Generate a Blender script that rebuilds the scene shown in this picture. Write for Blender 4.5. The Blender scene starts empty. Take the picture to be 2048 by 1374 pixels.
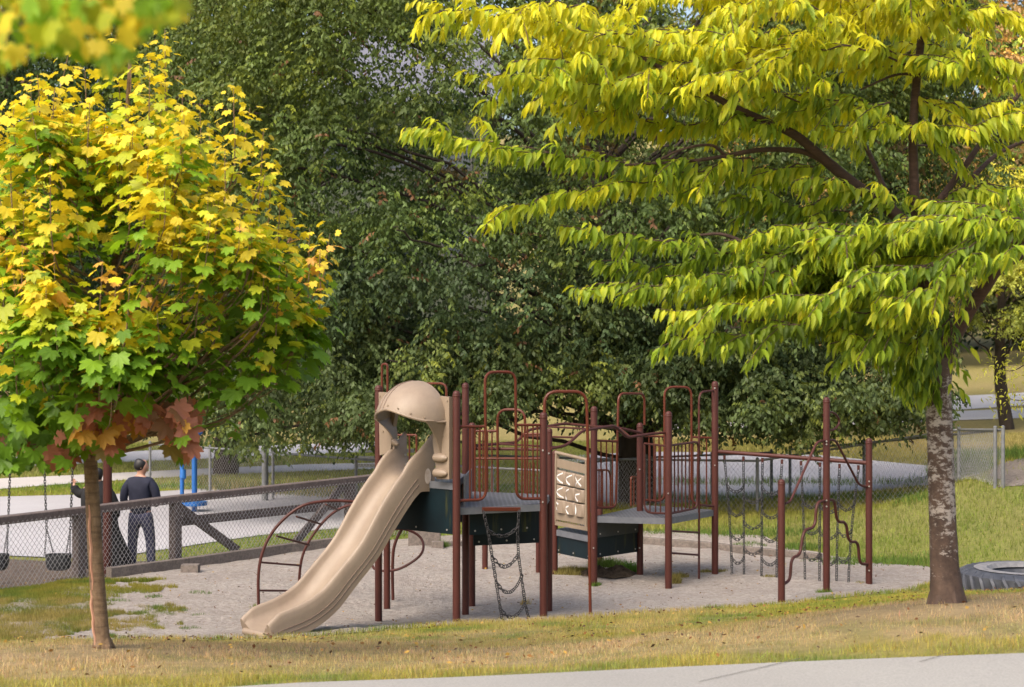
import bpy, math, random
import numpy as np
from mathutils import Vector, Matrix
from mathutils.geometry import delaunay_2d_cdt

# ------------------------------------------------------------------ camera, sky, sun, exposure
scene = bpy.context.scene
F, CX, HZ, EYE = 3600.0, 1024.0, 661.0, 3.75
cam_data = bpy.data.cameras.new("camera")
cam = bpy.data.objects.new("camera", cam_data)
scene.collection.objects.link(cam)
cam.location = (0, 0, EYE)
cam.rotation_euler = (math.radians(90), 0, 0)
cam_data.sensor_width = 36
cam_data.lens = F / 2048 * 36
cam_data.shift_y = -26 / 2048
cam_data.clip_end = 1500
cam_data.dof.use_dof = True
cam_data.dof.focus_distance = 21.5
cam_data.dof.aperture_fstop = 3.2
scene.camera = cam

SUN_ELEV, SUN_AZ = math.radians(50), math.radians(-142)   # azimuth from +Y towards +X: behind the camera, to the left
world = bpy.data.worlds.new("World"); scene.world = world
world.use_nodes = True
wn = world.node_tree
bg = wn.nodes["Background"]
sky = wn.nodes.new("ShaderNodeTexSky")
sky.sky_type = 'NISHITA'; sky.sun_disc = False
sky.sun_elevation = SUN_ELEV; sky.sun_rotation = SUN_AZ
sky.air_density = 1.0; sky.dust_density = 6.0; sky.ozone_density = 0.3
wn.links.new(sky.outputs[0], bg.inputs[0]); bg.inputs[1].default_value = 0.15

sl = bpy.data.lights.new("sun", 'SUN'); sl.energy = 1.05; sl.angle = math.radians(30); sl.color = (1.0, 0.94, 0.84)
so = bpy.data.objects.new("sun", sl); scene.collection.objects.link(so)
sd = Vector((math.cos(SUN_ELEV) * math.sin(SUN_AZ), math.cos(SUN_ELEV) * math.cos(SUN_AZ), math.sin(SUN_ELEV)))
so.rotation_euler = sd.to_track_quat('Z', 'Y').to_euler(); so.location = (-10, -10, 20)

vs = scene.view_settings
vs.view_transform = 'Standard'; vs.look = 'None'; vs.gamma = 1.0; vs.use_curve_mapping = False
vs.exposure = 1.14

# ------------------------------------------------------------------ helpers
RNG = np.random.default_rng(7)
random.seed(7)

def P(px, py, d):
    return Vector(((px - CX) * d / F, d, EYE - (py - HZ) * d / F))

def onplane(a, b, px, py):
    """point where the line of sight through (px,py) meets the upright plane through ground points a, b"""
    k = (px - CX) / F
    ax, ay = a[0], a[1]; bx, by = b[0], b[1]
    den = (bx - ax) - k * (by - ay)
    t = (k * ay - ax) / den
    return P(px, py, ay + t * (by - ay))

def col(c): return (c[0], c[1], c[2], 1.0)

def new_mat(name):
    m = bpy.data.materials.new(name); m.use_nodes = True
    nt = m.node_tree
    return m, nt, nt.nodes["Principled BSDF"]

def noise(nt, scale, detail=4, rough=0.55, vec=None, dims='3D'):
    n = nt.nodes.new("ShaderNodeTexNoise"); n.inputs["Scale"].default_value = scale
    n.inputs["Detail"].default_value = detail; n.inputs["Roughness"].default_value = rough
    if vec is None:
        g = nt.nodes.new("ShaderNodeNewGeometry"); vec = g.outputs["Position"]
    nt.links.new(vec, n.inputs["Vector"])
    return n.outputs["Fac"]

def scaled_pos(nt, s):
    g = nt.nodes.new("ShaderNodeNewGeometry")
    v = nt.nodes.new("ShaderNodeVectorMath"); v.operation = 'MULTIPLY'; v.inputs[1].default_value = s
    nt.links.new(g.outputs["Position"], v.inputs[0]); return v.outputs[0]

def ramp(nt, fac, stops):
    r = nt.nodes.new("ShaderNodeValToRGB"); cr = r.color_ramp
    while len(cr.elements) < len(stops): cr.elements.new(0.5)
    for e, (p, c) in zip(cr.elements, stops): e.position = p; e.color = col(c)
    nt.links.new(fac, r.inputs[0]); return r.outputs[0]

def mixc(nt, fac, a, b, mode='MIX'):
    m = nt.nodes.new("ShaderNodeMix"); m.data_type = 'RGBA'; m.blend_type = mode
    for s, v in ((m.inputs[0], fac), (m.inputs[6], a), (m.inputs[7], b)):
        if isinstance(v, (int, float)): s.default_value = v
        elif isinstance(v, tuple): s.default_value = col(v)
        else: nt.links.new(v, s)
    return m.outputs[2]

def bump(nt, b, fac, strength=0.3, dist=0.01):
    n = nt.nodes.new("ShaderNodeBump"); n.inputs["Strength"].default_value = strength; n.inputs["Distance"].default_value = dist
    nt.links.new(fac, n.inputs["Height"]); nt.links.new(n.outputs[0], b.inputs["Normal"])

def noisy(name, stops, scale, rough=0.8, bscale=None, bstr=0.3, bdist=0.01, stretch=None, metallic=0.0, spec=0.5, detail=5):
    m, nt, b = new_mat(name)
    vec = scaled_pos(nt, stretch) if stretch else None
    f = noise(nt, scale, detail, 0.6, vec)
    nt.links.new(ramp(nt, f, stops), b.inputs["Base Color"])
    b.inputs["Roughness"].default_value = rough; b.inputs["Metallic"].default_value = metallic
    b.inputs["Specular IOR Level"].default_value = spec
    if bscale: bump(nt, b, noise(nt, bscale, 4, 0.6, vec), bstr, bdist)
    return m

def leaf_mat(name, trans=0.35, rough=0.5, spec=0.35, boost=1.25):
    m, nt, b = new_mat(name)
    a = nt.nodes.new("ShaderNodeAttribute"); a.attribute_name = "tint"
    nt.links.new(a.outputs["Color"], b.inputs["Base Color"])
    b.inputs["Roughness"].default_value = rough; b.inputs["Specular IOR Level"].default_value = spec
    t = nt.nodes.new("ShaderNodeBsdfTranslucent")
    mc = nt.nodes.new("ShaderNodeVectorMath"); mc.operation = 'MULTIPLY'; mc.inputs[1].default_value = (boost * 1.05, boost, boost * 0.55)
    nt.links.new(a.outputs["Color"], mc.inputs[0]); nt.links.new(mc.outputs[0], t.inputs["Color"])
    mx = nt.nodes.new("ShaderNodeMixShader"); mx.inputs[0].default_value = trans
    nt.links.new(b.outputs[0], mx.inputs[1]); nt.links.new(t.outputs[0], mx.inputs[2])
    nt.links.new(mx.outputs[0], nt.nodes["Material Output"].inputs["Surface"])
    return m

def link(o, parent=None):
    scene.collection.objects.link(o)
    if parent: o.parent = parent
    return o

def wloc(o):
    v = Vector((0, 0, 0))
    while o is not None: v += o.location; o = o.parent
    return v

def tag(o, label=None, cat=None, group=None, kind=None):
    for k, v in (("label", label), ("category", cat), ("group", group), ("kind", kind)):
        if v: o[k] = v
    return o

def thing(name, loc, label, cat, group=None, kind=None):
    o = bpy.data.objects.new(name, None); o.location = loc; o.empty_display_size = 0.2
    link(o); return tag(o, label, cat, group, kind)

def frame_from(t, hint=Vector((0, 0, 1))):
    t = t.normalized()
    if abs(t.dot(hint)) > 0.95: hint = Vector((1, 0, 0))
    x = t.cross(hint).normalized(); y = x.cross(t).normalized()
    return x, y

class MB:
    def __init__(s): s.v = []; s.f = []; s.mi = []; s.m = 0
    def vert(s, p): s.v.append((p[0], p[1], p[2])); return len(s.v) - 1
    def face(s, *i): s.f.append(tuple(i)); s.mi.append(s.m)
    def tube(s, pts, r, n=8, closed=False, caps=True):
        pts = [Vector(p) for p in pts]; N = len(pts)
        rs = r if isinstance(r, (list, tuple)) else [r] * N
        rings = []; nx = None
        for i, p in enumerate(pts):
            if closed: t = pts[(i + 1) % N] - pts[i - 1]
            else: t = pts[min(i + 1, N - 1)] - pts[max(i - 1, 0)]
            if t.length < 1e-9: t = Vector((0, 0, 1))
            t.normalize()
            if nx is None: nx, ny = frame_from(t)
            else:
                nx = nx - t * nx.dot(t)
                if nx.length < 1e-6: nx, _ = frame_from(t)
                nx.normalize(); ny = t.cross(nx) * -1
                ny = nx.cross(t)
            rings.append([s.vert(p + (nx * math.cos(a) + ny * math.sin(a)) * rs[i]) for a in [2 * math.pi * k / n for k in range(n)]])
        m = N if closed else N - 1
        for i in range(m):
            A, B = rings[i], rings[(i + 1) % N]
            for k in range(n): s.face(A[k], A[(k + 1) % n], B[(k + 1) % n], B[k])
        if caps and not closed:
            s.face(*rings[0][::-1]); s.face(*rings[-1])
    def box(s, c, size, rot=None):
        c = Vector(c); hx, hy, hz = size[0] / 2, size[1] / 2, size[2] / 2
        q = []
        for dz in (-hz, hz):
            for dx, dy in ((-hx, -hy), (hx, -hy), (hx, hy), (-hx, hy)):
                v = Vector((dx, dy, dz))
                if rot is not None: v = rot @ v
                q.append(s.vert(c + v))
        for f in ((3, 2, 1, 0), (4, 5, 6, 7), (0, 1, 5, 4), (1, 2, 6, 5), (2, 3, 7, 6), (3, 0, 4, 7)): s.face(*[q[i] for i in f])
    def beam(s, a, b, w, h, up=Vector((0, 0, 1)), bev=0.0):
        """box from a to b, w across, h tall"""
        a, b = Vector(a), Vector(b); t = (b - a).normalized()
        x = t.cross(up).normalized(); y = x.cross(t).normalized()
        if bev <= 0: prof = [(-w/2, -h/2), (w/2, -h/2), (w/2, h/2), (-w/2, h/2)]
        else:
            e = bev; prof = [(-w/2+e, -h/2), (w/2-e, -h/2), (w/2, -h/2+e), (w/2, h/2-e), (w/2-e, h/2), (-w/2+e, h/2), (-w/2, h/2-e), (-w/2, -h/2+e)]
        A = [s.vert(a + x * u + y * v) for u, v in prof]; B = [s.vert(b + x * u + y * v) for u, v in prof]
        n = len(prof)
        for k in range(n): s.face(A[k], A[(k + 1) % n], B[(k + 1) % n], B[k])
        s.face(*A[::-1]); s.face(*B)
    def prism(s, poly, z0, z1):
        """poly: ground outline (x,y) ; z0/z1 numbers"""
        A = [s.vert((p[0], p[1], z0)) for p in poly]; B = [s.vert((p[0], p[1], z1)) for p in poly]
        n = len(poly)
        for k in range(n): s.face(A[k], A[(k + 1) % n], B[(k + 1) % n], B[k])
        s.face(*A[::-1]); s.face(*B)
    def grid(s, rows, closed_u=False, closed_v=False):
        idx = [[s.vert(p) for p in r] for r in rows]
        R, C = len(idx), len(idx[0])
        for i in range(R if closed_v else R - 1):
            for j in range(C if closed_u else C - 1):
                s.face(idx[i][j], idx[i][(j + 1) % C], idx[(i + 1) % R][(j + 1) % C], idx[(i + 1) % R][j])
        return idx
    def build(s, name, mats, parent=None, smooth=True, label=None, angle=40):
        if not isinstance(mats, (list, tuple)): mats = [mats]
        o0 = wloc(parent)
        me = bpy.data.meshes.new(name)
        me.from_pydata([(x - o0.x, y - o0.y, z - o0.z) for x, y, z in s.v], [], s.f)
        for m in mats: me.materials.append(m)
        me.polygons.foreach_set("material_index", s.mi)
        me.polygons.foreach_set("use_smooth", [smooth] * len(s.f))
        if smooth:
            try: me.set_sharp_from_angle(angle=math.radians(angle))
            except Exception: pass
        me.update()
        o = bpy.data.objects.new(name, me); link(o, parent)
        if label: o["label"] = label
        return o

def fillet(pts, rad, n=6):
    pts = [Vector(p) for p in pts]; out = [pts[0]]
    for i in range(1, len(pts) - 1):
        a, b, c = pts[i - 1], pts[i], pts[i + 1]
        r = rad[i - 1] if isinstance(rad, (list, tuple)) else rad
        u, v = (a - b), (c - b)
        r = min(r, u.length * 0.48, v.length * 0.48)
        if r < 1e-4: out.append(b); continue
        p, q = b + u.normalized() * r, b + v.normalized() * r
        for k in range(n + 1):
            t = k / n
            out.append(p * (1 - t) ** 2 + b * 2 * t * (1 - t) + q * t * t)
    out.append(pts[-1]); return out

def catmull(pts, per=6):
    pts = [Vector(p) for p in pts]
    if len(pts) < 3: return [pts[0].lerp(pts[-1], k / per) for k in range(per + 1)]
    q = [pts[0] * 2 - pts[1]] + pts + [pts[-1] * 2 - pts[-2]]; out = []
    for i in range(1, len(q) - 2):
        a, b, c, d = q[i - 1:i + 3]
        for k in range(per):
            t = k / per
            out.append(0.5 * ((2 * b) + (c - a) * t + (2 * a - 5 * b + 4 * c - d) * t * t + (3 * b - a - 3 * c + d) * t ** 3))
    out.append(pts[-1]); return out

def fast_mesh(name, V, Fc, mat, parent=None, tint=None, smooth=False, kind=None):
    """V (n,3) array, Fc (m,k) index array, tint (n,3)"""
    o0 = wloc(parent); V = np.asarray(V, np.float32) - np.array([o0.x, o0.y, o0.z], np.float32)
    me = bpy.data.meshes.new(name); m, k = Fc.shape
    me.vertices.add(len(V)); me.vertices.foreach_set("co", V.ravel())
    me.loops.add(m * k); me.loops.foreach_set("vertex_index", Fc.astype(np.int32).ravel())
    me.polygons.add(m); me.polygons.foreach_set("loop_start", np.arange(0, m * k, k, dtype=np.int32))
    me.polygons.foreach_set("loop_total", np.full(m, k, np.int32))
    if smooth: me.polygons.foreach_set("use_smooth", np.ones(m, bool))
    if tint is not None:
        at = me.color_attributes.new("tint", 'FLOAT_COLOR', 'POINT')
        at.data.foreach_set("color", np.hstack([tint, np.ones((len(V), 1))]).astype(np.float32).ravel())
    me.materials.append(mat); me.update(calc_edges=True); me.validate()
    o = bpy.data.objects.new(name, me); link(o, parent)
    if kind: o["kind"] = kind
    return o

def nrm(a): return a / np.maximum(np.linalg.norm(a, axis=1, keepdims=True), 1e-9)

def leaves(T, FT, pos, along, up, size, colr):
    """place template T (length +Y, normal +Z) n times; returns V, F, tint"""
    T = np.asarray(T, float); FT = np.asarray(FT, int); n = len(pos)
    y = nrm(along); x = np.cross(y, up); bad = np.linalg.norm(x, axis=1) < 1e-3; x[bad] = [1, 0, 0]; x = nrm(x); z = np.cross(x, y)
    R = np.stack([x, y, z], axis=2)
    V = np.einsum('nij,kj->nki', R, T) * np.asarray(size)[:, None, None] + pos[:, None, :]
    Fc = FT[None] + (np.arange(n) * len(T))[:, None, None]
    C = np.repeat(colr[:, None, :], len(T), axis=1)
    return V.reshape(-1, 3), Fc.reshape(-1, FT.shape[1]), C.reshape(-1, 3)

# leaf templates
LANCE = []; LF = []
_rows = [(0, .0, 0), (.16, .09, .02), (.40, .145, .0), (.68, .105, -.10), (1, .0, -.32)]
for y, w, z in _rows: LANCE += [(-w, y, z + w * .45), (0, y, z), (w, y, z + w * .45)]
for i in range(4): LF += [(3*i, 3*i+1, 3*i+4, 3*i+3), (3*i+1, 3*i+2, 3*i+5, 3*i+4)]
LANCE = np.array(LANCE); LF = np.array(LF)
RHOMB = np.array([(0, 0, 0), (.2, .42, -.05), (0, 1, -.2), (-.2, .42, -.05), (0, .45, -.1)])
RF = np.array([(0, 1, 4), (1, 2, 4), (2, 3, 4), (3, 0, 4)])
RF2 = np.array([(0, 1, 2), (0, 2, 3)]); RH2 = RHOMB[:4]
_pol = [(-66, .46), (-44, .66), (-28, .60), (-10, .88), (4, .74), (17, .62), (28, .84), (36, .82), (46, 1.0), (55, .84), (66, .64), (75, .86), (82, .88), (90, 1.04)]
_out = [(math.cos(math.radians(a)) * r, math.sin(math.radians(a)) * r) for a, r in _pol]
_out = _out + [(-x, y) for x, y in _out[:-1][::-1]]
MAPLE = [(0, .08, 0)] + [(x * .62, (y + .35) * .62, -.22 * (x * x + max(y, 0) ** 2) + .10 * abs(x)) for x, y in _out]
MF = [(0, i, i + 1) for i in range(1, len(_out))]
MAPLE = np.array(MAPLE); MF = np.array(MF)

def vnoise(x, y, seed=0):
    xi, yi = np.floor(x).astype(int), np.floor(y).astype(int); fx, fy = x - xi, y - yi
    fx, fy = fx * fx * (3 - 2 * fx), fy * fy * (3 - 2 * fy)
    def h(a, b):
        n = (a * 374761393 + b * 668265263 + seed * 974634777) & 0xffffffff
        n = ((n ^ (n >> 13)) * 1274126177) & 0xffffffff
        return ((n ^ (n >> 16)) & 0xffff) / 65535.0
    return (h(xi, yi) * (1 - fx) + h(xi + 1, yi) * fx) * (1 - fy) + (h(xi, yi + 1) * (1 - fx) + h(xi + 1, yi + 1) * fx) * fy
def fbm(x, y, s=1.0, seed=0, o=4):
    x = np.asarray(x, float) * s; y = np.asarray(y, float) * s; r = 0; a = .5; t = 0
    for k in range(o): r = r + a * vnoise(x, y, seed + k); t += a; a *= .5; x = x * 2.03; y = y * 2.03
    return r / t

# ------------------------------------------------------------------ terrain
_cp = []
def cpx(px, py, d): _cp.append(((px - CX) * d / F, d, EYE - (py - HZ) * d / F))
def cz(x, d, z): _cp.append((x, d, z))
for a in ((0, 1400, 12), (600, 1374, 12), (1300, 1345, 12), (2048, 1315, 12), (205, 1295, 14.5), (1890, 1205, 14.5), (1024, 1312, 14.5),
          (100, 1290, 18), (600, 1290, 18), (1024, 1282, 18), (1500, 1250, 18), (1900, 1207, 18),
          (0, 1290, 21.2), (300, 1285, 21.0), (545, 1279, 20.8), (900, 1252, 21.2), (1087, 1243, 21.9), (1300, 1228, 22.5), (1562, 1213, 23.6), (1750, 1192, 24.6),
          (1900, 1190, 23), (1980, 1196, 24.2), (2048, 1188, 24.6),
          (1850, 1130, 28.8), (1950, 1060, 30), (2048, 1040, 30), (1900, 985, 35), (2048, 925, 36), (1750, 985, 38.2), (1700, 1080, 32), (1990, 930, 36.5), (1940, 932, 37.5), (1880, 958, 37), (1920, 965, 34.5)):
    cpx(*a)
for a in ((-3.2, 22.2, .02), (-1.2, 22.8, 0), (0, 23.2, 0), (1.2, 24, 0), (3.5, 24.6, 0), (5.2, 26, 0), (-5, 23, 0), (-7, 24, 0.05), (-2, 26, 0), (0, 28, 0), (3, 28.5, 0), (5.8, 28, 0.02), (7.5, 26, 0.0), (9, 26.5, .1),
          (-6.5, 26.9, 0), (-5.3, 28.5, -.02), (-3, 31.7, 0), (0, 33, 0), (3, 33, 0), (-9, 25.5, -.05), (-8, 28.3, -.22), (-6.3, 29.3, -.15), (-10, 30, -.1), (-9, 33, 0), (-4, 34, 0), (5, 33, .1),
          (-15, 36, 0), (-6, 40, 0), (0, 40, 0), (4, 40, 0), (8, 42, .1), (13, 44, .4), (-10, 48, 0), (0, 50, 0), (10, 50, .2), (20, 52, .6), (-25, 50, 0), (20, 36, 2.2), (16, 28, 1.8), (14, 20, 1.9), (-16, 22, .2), (-14, 14, 1.1), (10, 14, 1.7),
          (-12, 10, 1.5), (0, 10.5, 1.5), (10, 10, 1.7), (0, 5, 1.6), (-10, 3, 1.6), (10, 3, 1.8), (0, 0, 1.7), (-12, -5, 1.7), (12, -5, 1.8), (-30, 10, 1.2), (30, 10, 2.2), (-30, 30, 0), (34, 34, 2.6), (-30, 60, 0), (30, 60, .8), (0, 62, 0)):
    cz(*a)
_C = np.array(_cp)
def _phi(r2): return np.where(r2 > 1e-9, r2 * np.log(np.maximum(r2, 1e-9)) * .5, 0)
_n = len(_C); _K = _phi(((_C[:, None, :2] - _C[None, :, :2]) ** 2).sum(-1)) + np.eye(_n) * 0.02
_Pm = np.hstack([np.ones((_n, 1)), _C[:, :2]])
_S = np.linalg.solve(np.block([[_K, _Pm], [_Pm.T, np.zeros((3, 3))]]), np.concatenate([_C[:, 2], np.zeros(3)]))
def zt(X, Y):
    X = np.atleast_1d(np.asarray(X, float)); Y = np.atleast_1d(np.asarray(Y, float)); sh = X.shape
    x = np.clip(X.ravel(), -30, 30); y = np.clip(Y.ravel(), -5, 60); out = np.empty(len(x))
    for i in range(0, len(x), 20000):
        a, b = x[i:i + 20000], y[i:i + 20000]
        r2 = (a[:, None] - _C[:, 0]) ** 2 + (b[:, None] - _C[:, 1]) ** 2
        out[i:i + 20000] = _phi(r2) @ _S[:_n] + _S[_n] + _S[_n + 1] * a + _S[_n + 2] * b
    d = Y.ravel()
    far = np.where(d > 60, (d - 60) * .035, 0) + np.where(d > 110, (d - 110) * .12, 0)
    far = far + np.clip((d - 60) / 20, 0, 1) * np.clip((-X.ravel() + 4) / 10, 0, 1) * np.clip((X.ravel() + 40) / 20, 0, 1) * 1.0
    return (np.clip(out, -.6, 3.2) + far).reshape(sh)
def z1(x, y): return float(zt([x], [y])[0])
def hit(px, py, dmin=25.0, dmax=160.0):
    """where the line of sight meets the ground"""
    d = np.arange(dmin, dmax, .1); X = (px - CX) * d / F; Z = EYE - (py - HZ) * d / F
    below = Z <= zt(X, d)
    i = int(np.argmax(below)) if below.any() else len(d) - 1
    return (X[i], d[i])
# ------------------------------------------------------------------ ground colours
def lawn_col(X, Y):
    X = np.asarray(X, float); Y = np.asarray(Y, float)
    green = np.array([.130, .190, .030]); yel = np.array([.36, .30, .055]); tan = np.array([.42, .31, .175]); deep = np.array([.10, .145, .026])
    n1 = fbm(X, Y * .55, .55, 3); n2 = fbm(X, Y, 2.3, 9); n3 = fbm(X, Y, 7.0, 21, 3)
    edge = 12.05 + .0 * X
    dry = np.clip((n1 - .40) * 4.2 + (n2 - .5) * 2.2, 0, 1)
    near = Y < 19.5
    band = np.exp(-((Y - 15.2 - (n1 - .5) * 4) / 2.6) ** 2)          # worn, dry belt of the slope
    dry = np.where(near, np.clip(dry * .55 + band * .75 + (n3 - .5) * .5, 0, 1), dry * np.where(Y > 26, .12, .45))
    dry = np.where((Y < 12.75 + (n2 - .5) * .8), dry * .25, dry)
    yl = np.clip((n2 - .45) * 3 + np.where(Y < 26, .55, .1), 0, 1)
    yl = np.where((Y > 27) & (Y < 42), np.clip(.08 + .6 * np.clip((Y - 33) / 3, 0, 1) + n2 * .2, 0, 1), yl)  # sunlit strip on the bank painted in as yellower, brighter grass
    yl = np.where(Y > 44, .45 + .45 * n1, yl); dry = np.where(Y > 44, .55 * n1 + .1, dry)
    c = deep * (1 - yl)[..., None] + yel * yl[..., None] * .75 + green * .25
    for bx_, by_, sx_ in ((-3.3, 14.5, .7), (3.15, 14.5, 1.2)):
        q = np.clip(1.3 - np.sqrt(((X - bx_) / sx_) ** 2 + ((Y - by_) / 1.1) ** 2) + (n3 - .5) * .8, 0, 1); dry = np.maximum(dry, q)
        tan = tan * 1.0; c = c * (1 - q * .5)[..., None] + np.array([.20, .12, .07]) * (q * .5)[..., None]
    c = c * (1 - dry)[..., None] + tan * dry[..., None]
    return c * (.8 + .4 * n3)[..., None]

m, nt, b = new_mat("lawn_soil")
a = nt.nodes.new("ShaderNodeAttribute"); a.attribute_name = "tint"
n_ = noise(nt, 38, 6, .7); n2_ = noise(nt, 9, 5, .6)
c_ = mixc(nt, n_, a.outputs["Color"], ramp(nt, n2_, [(.3, (.06, .045, .025)), (.7, (.20, .155, .075))]), 'MIX')
nt.links.new(c_, b.inputs["Base Color"]); b.inputs["Roughness"].default_value = .95; b.inputs["Specular IOR Level"].default_value = .1
bump(nt, b, n_, .8, .03)
M_LAWN = m

def sand_mat(name, c1, c2, c3, dark):
    m, nt, b = new_mat(name)
    f = noise(nt, 1.1, 6, .65); g = noise(nt, 14, 6, .75); h = noise(nt, 70, 3, .6)
    c = ramp(nt, f, [(.28, c1), (.5, c2), (.72, c3)])
    fl = noise(nt, 26, 4, .7, scaled_pos(nt, (.35, 1.4, 1)))
    c = mixc(nt, ramp(nt, g, [(.32, (0, 0, 0)), (.62, (1, 1, 1))]), dark, c)
    c = mixc(nt, ramp(nt, fl, [(.34, (.7, .7, .7)), (.42, (0, 0, 0))]), c, tuple(x * .6 for x in dark))
    c = mixc(nt, .35, c, ramp(nt, h, [(.3, (.55, .55, .55)), (.7, (1.25, 1.25, 1.25))]), 'MULTIPLY')
    nt.links.new(c, b.inputs["Base Color"]); b.inputs["Roughness"].default_value = .95; b.inputs["Specular IOR Level"].default_value = .15
    s = nt.nodes.new("ShaderNodeMath"); s.operation = 'ADD'; nt.links.new(noise(nt, 5, 5, .65), s.inputs[0]); nt.links.new(g, s.inputs[1])
    bump(nt, b, s.outputs[0], 1.0, .13)
    return m
M_SAND = sand_mat("pale_sand", (.42, .365, .325), (.52, .46, .415), (.57, .52, .475), (.31, .27, .235))
M_SAND2 = sand_mat("damp_sand", (.16, .125, .10), (.21, .165, .135), (.25, .20, .165), (.11, .085, .07))
M_DIRT = sand_mat("bare_dirt", (.26, .22, .19), (.31, .27, .235), (.36, .315, .28), (.2, .165, .14))
def asphalt_mat(name, c1, c2, dark=(.25, .25, .26)):
    m, nt, b = new_mat(name)
    c = ramp(nt, noise(nt, .35, 5, .6), [(.3, c1), (.7, c2)])
    c = mixc(nt, .5, c, ramp(nt, noise(nt, 60, 3, .7), [(.3, (.5, .5, .5)), (.7, (1.3, 1.3, 1.3))]), 'MULTIPLY')
    c = mixc(nt, ramp(nt, noise(nt, 2.2, 6, .7), [(.60, (0, 0, 0)), (.75, (.35, .35, .35))]), c, dark)
    nt.links.new(c, b.inputs["Base Color"]); b.inputs["Roughness"].default_value = .8; bump(nt, b, noise(nt, 80, 2), .3, .004)
    return m
M_COURT = asphalt_mat("weathered_court", (.30, .29, .305), (.36, .35, .365), (.24, .235, .245))
M_PATH = asphalt_mat("concrete_path", (.235, .225, .21), (.29, .28, .26))
M_FARPATH = asphalt_mat("far_path", (.40, .375, .37), (.46, .44, .43), (.34, .32, .31))

# ------------------------------------------------------------------ ground sheets
def axis(segs):
    out = [segs[0][0]]
    for a, b, s in segs:
        n = max(1, round((b - a) / s)); out += list(np.linspace(a, b, n + 1)[1:])
    return np.array(out)
gx = axis([(-160, -40, 10), (-40, -14, 1.3), (-14, 14, .14), (14, 40, 1.3), (40, 160, 10)])
gy = axis([(-40, 4, 3), (4, 11, .6), (11, 27, .11), (27, 45, .3), (45, 70, 1.0), (70, 130, 4), (130, 400, 15)])
GX, GY = np.meshgrid(gx, gy)
GZ = zt(GX, GY) + np.where(np.abs(GX) < 16, (fbm(GX, GY, 3.5, 31, 3) - .5) * .035, 0) * (GY < 20.5) 
_sheetmask = None
V = np.stack([GX, GY, GZ], -1).reshape(-1, 3); ny, nx = GX.shape
I = np.arange(ny * nx).reshape(ny, nx)
Q = np.stack([I[:-1, :-1], I[:-1, 1:], I[1:, 1:], I[1:, :-1]], -1).reshape(-1, 4)
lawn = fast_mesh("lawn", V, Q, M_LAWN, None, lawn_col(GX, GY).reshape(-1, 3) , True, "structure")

def inside(poly, X, Y):
    px = np.array([p[0] for p in poly]); py = np.array([p[1] for p in poly]); r = np.zeros(X.shape, bool); j = len(poly) - 1
    for i in range(len(poly)):
        c = ((py[i] > Y) != (py[j] > Y)) & (X < (px[j] - px[i]) * (Y - py[i]) / (py[j] - py[i] + 1e-12) + px[i]); r ^= c; j = i
    return r
def sheet(name, poly, mat, off, step, jitter=0.0, rough=0.0):
    bp = []
    for i, p in enumerate(poly):
        q = poly[(i + 1) % len(poly)]; L = math.hypot(q[0] - p[0], q[1] - p[1]); n = max(1, int(L / step))
        for k in range(n):
            t = k / n; x = p[0] + (q[0] - p[0]) * t; y = p[1] + (q[1] - p[1]) * t
            if jitter: x += (float(fbm([x], [y], 1.3, 5)[0]) - .5) * jitter * 2; y += (float(fbm([x], [y], 1.3, 77)[0]) - .5) * jitter * 2
            bp.append((x, y))
    xs = [p[0] for p in bp]; ys = [p[1] for p in bp]
    X, Y = np.meshgrid(np.arange(min(xs), max(xs), step), np.arange(min(ys), max(ys), step))
    k = inside(bp, X, Y); pts = bp + list(zip(X[k] + .01, Y[k] + .013))
    n = len(bp)
    vo, _, fo, _, _, _ = delaunay_2d_cdt([Vector(p) for p in pts], [], [list(range(n))], 1, 1e-4)
    vo = np.array([(v.x, v.y) for v in vo]); Fc = np.array([f for f in fo if len(f) == 3])
    Z = zt(vo[:, 0], vo[:, 1]) + off
    if rough:
        B = np.array(bp); dd = np.sqrt(((vo[:, None, :] - B[None]) ** 2).sum(-1)).min(1) if len(vo) * len(B) < 4e7 else np.ones(len(vo)); Z += fbm(vo[:, 0], vo[:, 1], 2.6, 41, 5) ** 1.5 * rough * np.clip(dd / .5, 0, 1)
    o = fast_mesh(name, np.column_stack([vo, Z]), Fc, mat, None, None, True, "structure")
    return bp
def pd(px, d): return ((px - CX) * d / F, d)

SAND = [pd(-350, 22.4), pd(0, 21.55), pd(300, 21.4), pd(545, 20.95), pd(760, 21.1), pd(900, 21.45), pd(1087, 22.1), pd(1300, 22.75), pd(1562, 23.85), pd(1700, 24.7), pd(1790, 25.4), pd(1880, 26.6),
        (6.9, 27.6), (6.55, 28.6), (5.9, 29.2), (5.2, 30.6), (4.4, 32.6), (2.6, 33.6), (0.5, 33.4), (-1.4, 32.6), (-2.9, 31.6), (-5.2, 28.4), (-6.4, 26.8), (-7.6, 25.2), (-9.2, 24.0)]
sand_b = sheet("sand", SAND, M_SAND, .012, .12, .22, .075)
SWING = [(-6.65, 26.95), (-5.4, 28.7), (-5.6, 30.0), (-6.6, 30.3), (-9.6, 30.6), (-12, 30.2), (-12, 26), (-7.75, 25.4)]
sheet("swing_sand", SWING, M_SAND2, .02, .3, .0, .05)
COURT_L = [(-14, 31.2), (-9.4, 30.85), (-6.9, 30.7), (-5.9, 31.6), (-4.6, 33.0), (-2.6, 34.4), (-.4, 35.4), (-.3, 38.8), (-2.9, 42.4), (-7, 42.8), (-9, 41.0), (-14, 39.5)]
sheet("court", COURT_L, M_COURT, .02, .5)
COURT_R = [hit(*p) for p in ((1090, 1004), (1290, 1012), (1480, 1001), (1700, 986), (1870, 972), (1960, 952), (1905, 936), (1720, 920), (1640, 912), (1450, 906), (1290, 905), (1090, 915))]
sheet("court", COURT_R, M_COURT, .02, .5)
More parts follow.
